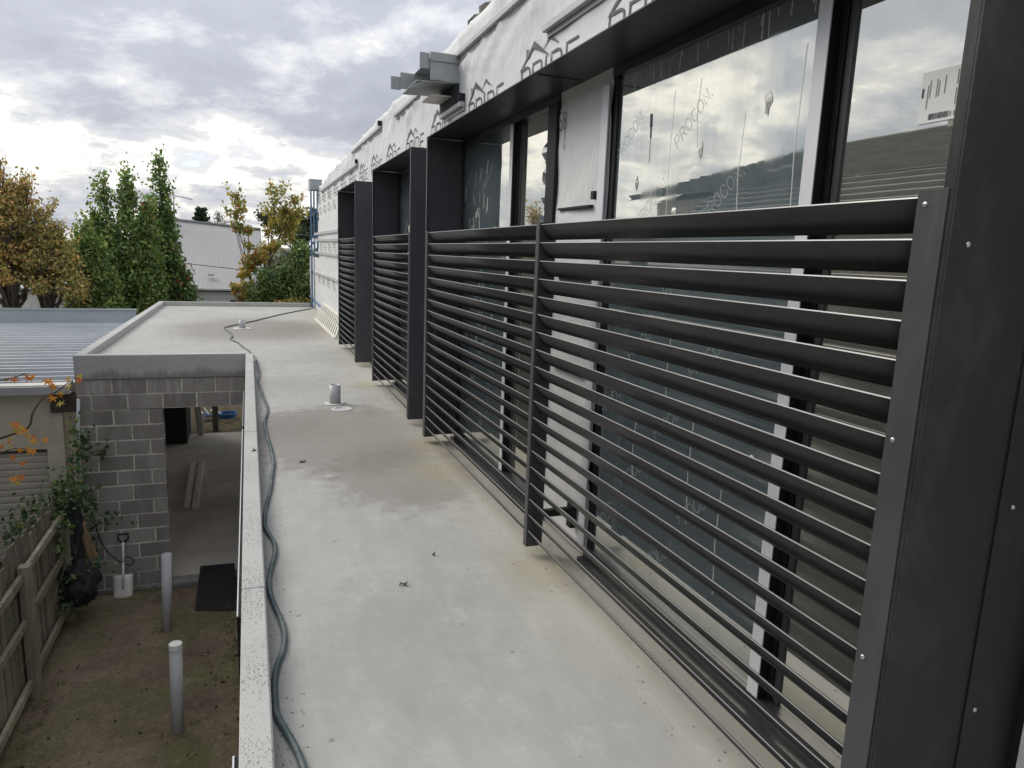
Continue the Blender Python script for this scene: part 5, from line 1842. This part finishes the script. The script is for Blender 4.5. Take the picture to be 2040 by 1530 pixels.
# ------------------------------------------------------------------ neighbouring garage with corrugated roof
ng = T('beige_garage', 'beige rendered garage with roller door and corrugated metal roof on the left', 'garage', (-2.9, 11.2, GZ))
GY = 11.2
# front wall round the door
box('front_wall', -3.62, -2.60, GY, GY + 0.12, -1.415, -0.62, MAT['beige'], ng)
box('pier', -2.712, -2.50, GY - 0.03, GY + 0.121, GZ, -1.416, MAT['beige'], ng)
box('pier', -2.598, -2.50, GY - 0.03, GY + 0.121, -1.415, -0.75, MAT['beige'], ng)
box('side_return', -2.50, -2.06, GY + 0.30, GY + 0.42, GZ, -0.70, MAT['beige'], ng)
# roller door laths
b0 = bmesh.new()
prof2 = [(0, 0), (-0.012, 0.012), (-0.016, 0.035), (-0.016, 0.075), (-0.010, 0.092), (0, 0.094)]
ra = [b0.verts.new((0, y_, z_)) for y_, z_ in prof2]
rb = [b0.verts.new((0.90, y_, z_)) for y_, z_ in prof2]
for k in range(len(prof2) - 1):
    b0.faces.new((ra[k], rb[k], rb[k + 1], ra[k + 1]))
dme = bpy.data.meshes.new('door_lath')
b0.to_mesh(dme)
b0.free()
for k in range(18):
    o = link('door_lath', dme, MAT['door'], ng)
    o.location = (-3.615, GY + 0.06, GZ + 0.005 + 0.095 * k)
box('door_head', -3.62, -2.713, GY + 0.02, GY + 0.10, -1.46, -1.417, MAT['brown'], ng)
# roof: ribs run across
zr = -0.50
xs0, xs1 = -8.0, -2.36
nrib = 56
b = bmesh.new()
for xa, xb, ya, yb in ((-3.62, -2.36, 11.2, 12.62), (-8.0, -2.36, 12.62, 19.45)):
    pr_ = []
    y = ya
    step = 0.38
    while y < yb - 0.01:
        for dy, dz in ((0, 0), (0.012, 0.052), (0.075, 0.052), (0.11, 0.0)):
            if y + dy <= yb:
                pr_.append((y + dy, zr + dz))
        y += step
    pr_.append((yb, zr))
    r1 = [b.verts.new((xa, y_, z_)) for y_, z_ in pr_]
    r2 = [b.verts.new((xb, y_, z_)) for y_, z_ in pr_]
    for k in range(len(pr_) - 1):
        b.faces.new((r1[k], r2[k], r2[k + 1], r1[k + 1]))
bm_obj('corrugated_roof', b, MAT['zinc'], ng)
box('barge_cap', -3.63, -2.37, 10.98, 11.25, -0.505, -0.465, MAT['cream'], ng)
b = bmesh.new()
add_box(b, -3.63, -2.34, 10.93, 10.975, -0.585, -0.48)
add_box(b, -3.63, -2.34, 10.976, 11.1, -0.585, -0.575)
bm_obj('gutter', b, MAT['gutter'], ng)
box('eave_block', -2.62, -2.10, 11.11, 11.3, -0.88, -0.59, MAT['brown'], ng)
box('rear_parapet', -8.0, -2.62, 19.46, 19.55, -0.62, -0.17, MAT['flash'], ng)
box('parapet_cap', -8.0, -2.60, 19.42, 19.60, -0.168, -0.14, MAT['flash'], ng)
box('rear_body', -7.95, -2.42, 12.75, 19.4, GZ, -0.56, MAT['beige'], ng)
adopt(ng)

# ------------------------------------------------------------------ tiled house to the left, seen mirrored in the windows
th = T('tiled_house', 'house with a dark tiled gable roof, mirrored in the windows', 'house', (-8, 4, GZ))
HX, HZ = -8.0, 3.86
EX, EZ = -3.75, 2.615
y0h, y1h = -4.0, 12.35
nrow = 16
b = bmesh.new()
for side in (1, -1):
    for k in range(nrow):
        f0, f1 = k / nrow, (k + 1) / nrow
        xa = HX + side * (EX - HX) * f0
        xb = HX + side * (EX - HX) * f1
        za = HZ + (EZ - HZ) * f0
        zb = HZ + (EZ - HZ) * f1
        q = [(xa, za), (xb, zb + 0.10), (xb - 0.07 * side, zb + 0.03), (xb, zb)]
        va = [b.verts.new((x, y0h, z)) for x, z in q]
        vb = [b.verts.new((x, y1h, z)) for x, z in q]
        b.faces.new((va[0], va[1], vb[1], vb[0]))
        b.faces.new((va[1], va[2], vb[2], vb[1]))
        b.faces.new((va[2], va[3], vb[3], vb[2]))
bm_obj('roof', b, MAT['tile'], th)
tube('ridge_cap', [(HX, y0h, HZ + 0.02), (HX, y1h, HZ + 0.02)], 0.09, MAT['tile'], th, 8)
b = bmesh.new()
add_box(b, 2 * HX - EX + 0.5, EX - 0.5, y0h + 0.3, y1h - 0.25, GZ, EZ - 0.02)
gv = [b.verts.new(p) for p in ((2 * HX - EX + 0.5, y1h - 0.25, EZ), (EX - 0.5, y1h - 0.25, EZ), (HX, y1h - 0.25, HZ - 0.1))]
b.faces.new(gv)
bm_obj('wall', b, MAT['housewall'], th)
b = bmesh.new()
for k in range(10):
    f0, f1 = k / 10, (k + 1) / 10
    xa, xb = EX + 0.02 + 1.05 * f0, EX + 0.02 + 1.05 * f1
    za, zb = EZ - 0.02 - 0.80 * f0, EZ - 0.02 - 0.80 * f1
    va = [b.verts.new((x, y0h, z)) for x, z in ((xa, za), (xb, zb + 0.055), (xb - 0.04, zb + 0.01), (xb, zb))]
    vb = [b.verts.new((x, 9.5, z)) for x, z in ((xa, za), (xb, zb + 0.055), (xb - 0.04, zb + 0.01), (xb, zb))]
    b.faces.new((va[0], va[1], vb[1], vb[0]))
    b.faces.new((va[1], va[2], vb[2], vb[1]))
    b.faces.new((va[2], va[3], vb[3], vb[2]))
bm_obj('verandah_roof', b, MAT['tile'], th)
box('chimney', HX - 0.5, HX + 0.3, 7.6, 9.0, 3.5, 4.75, MAT['housewall'], th)
for yw in (8.6, 9.6):
    bar('skylight', (EX - 1.0, yw, 2.96), (EX - 1.4, yw, 3.077), 0.30, 0.05, MAT['white'], th)
adopt(th)

# ------------------------------------------------------------------ pale house beyond
ph = T('pale_house', 'pale weatherboard house with a long plain sheet metal roof beyond the trees', 'house', (-2.5, 27, GZ))
# boards
bmb = {}
for k in range(16):
    z0_ = GZ + 0.02 + 0.19 * k
    if z0_ + 0.19 > 0.06:
        break
    for xa, xb in ((-6.3, 0.35),):
        b = bmesh.new()
        pr_ = [(27.0, z0_), (26.972, z0_), (26.988, z0_ + 0.192), (27.0, z0_ + 0.192)]
        r1 = [b.verts.new((xa, y_, z_)) for y_, z_ in pr_]
        r2 = [b.verts.new((xb, y_, z_)) for y_, z_ in pr_]
        for q in range(4):
            b.faces.new((r1[q], r2[q], r2[(q + 1) % 4], r1[(q + 1) % 4]))
        bm_obj('weatherboard', b, MAT['board'], ph)
box('wall_core', -6.3, 0.35, 27.005, 32.5, GZ, 0.03, MAT['board'], ph)
b = bmesh.new()
for (xa, xb) in ((-2.85, 0.55),):
    n_ = 44
    top, bot = [], []
    for k in range(n_ + 1):
        x = xa + (xb - xa) * k / n_
        h = 0.003 if k % 2 else 0.0
        zt = 2.42 - 0.07 * (x + 2.6)
        bot.append(b.verts.new((x, 26.84, -0.03 + h)))
        top.append(b.verts.new((x, 33.0, zt + h)))
    for k in range(n_):
        b.faces.new((bot[k], bot[k + 1], top[k + 1], top[k]))
bm_obj('roof', b, MAT['roofw'], ph)
for xr in (-4.2, -3.1, -2.0, -0.9, 0.2):
    pass
bar('roof_ridge', (-2.85, 33.0, 2.42 - 0.07 * (-0.25) + 0.03), (0.55, 33.0, 2.42 - 0.07 * 3.15 + 0.03), 0.25, 0.06, MAT['roofw'], ph)
bar('gutter', (-2.85, 26.82, -0.05), (0.55, 26.82, -0.05), 0.06, 0.06, MAT['board'], ph)
box('soffit', -6.4, 0.4, 26.86, 26.96, -0.12, -0.10, MAT['brown'], ph)
box('window', -0.62, 0.02, 26.93, 26.968, -0.72, -0.42, MAT['darkvoid'], ph)
box('roof_vent', -1.35, -1.15, 27.55, 27.7, 0.38, 0.46, MAT['gutter'], ph)
adopt(ph)
# aerial
an = T('tv_aerial', 'thin television aerial with one long boom on the pale house', 'aerial', (-2.75, 32.5, 2.3))
tube('mast', [(-2.75, 32.5, 1.8), (-2.78, 32.5, 3.75)], 0.028, MAT['gutter'], an, 6)
tube('boom', [(-2.85, 32.5, 3.40), (-2.06, 32.5, 3.27)], 0.022, MAT['gutter'], an, 6)
for k in range(8):
    x = -2.75 + 0.09 * k
    tube('element', [(x, 32.35, 3.385 - 0.0165 * 9 * k / 9), (x, 32.65, 3.385 - 0.0165 * k)], 0.008, MAT['gutter'], an, 5)
adopt(an)
for A_, B_, lab in (((-2.77, 32.45, 2.42), (5.0, 21.5, 1.75), 'upper of two power lines crossing in front of the pale roof'), ((-3.0, 26.9, 0.92), (5.0, 22.5, 0.55), 'lower of two power lines crossing in front of the pale roof')):
    A_, B_ = Vector(A_), Vector(B_)
    pts = []
    for k in range(21):
        f_ = k / 20
        q = A_.lerp(B_, f_)
        q.z -= 0.10 * math.sin(math.pi * f_)
        pts.append(q)
    tag(tube('power_line', pts, 0.012, MAT['cable'], None, 5), lab, 'cable', 'power lines over the far yard')
# parked van and shed glimpsed under the orange tree
vn = T('garden_shed', 'small white shed glimpsed under the orange tree behind the metal roof', 'shed', (-6.9, 25.5, GZ))
box('wall', -8.2, -6.35, 25.5, 27.0, GZ, -0.15, MAT['white'], vn)
bar('roof', (-8.4, 26.2, 0.10), (-6.2, 26.2, -0.06), 1.9, 0.06, MAT['roofw'], vn)
adopt(vn)
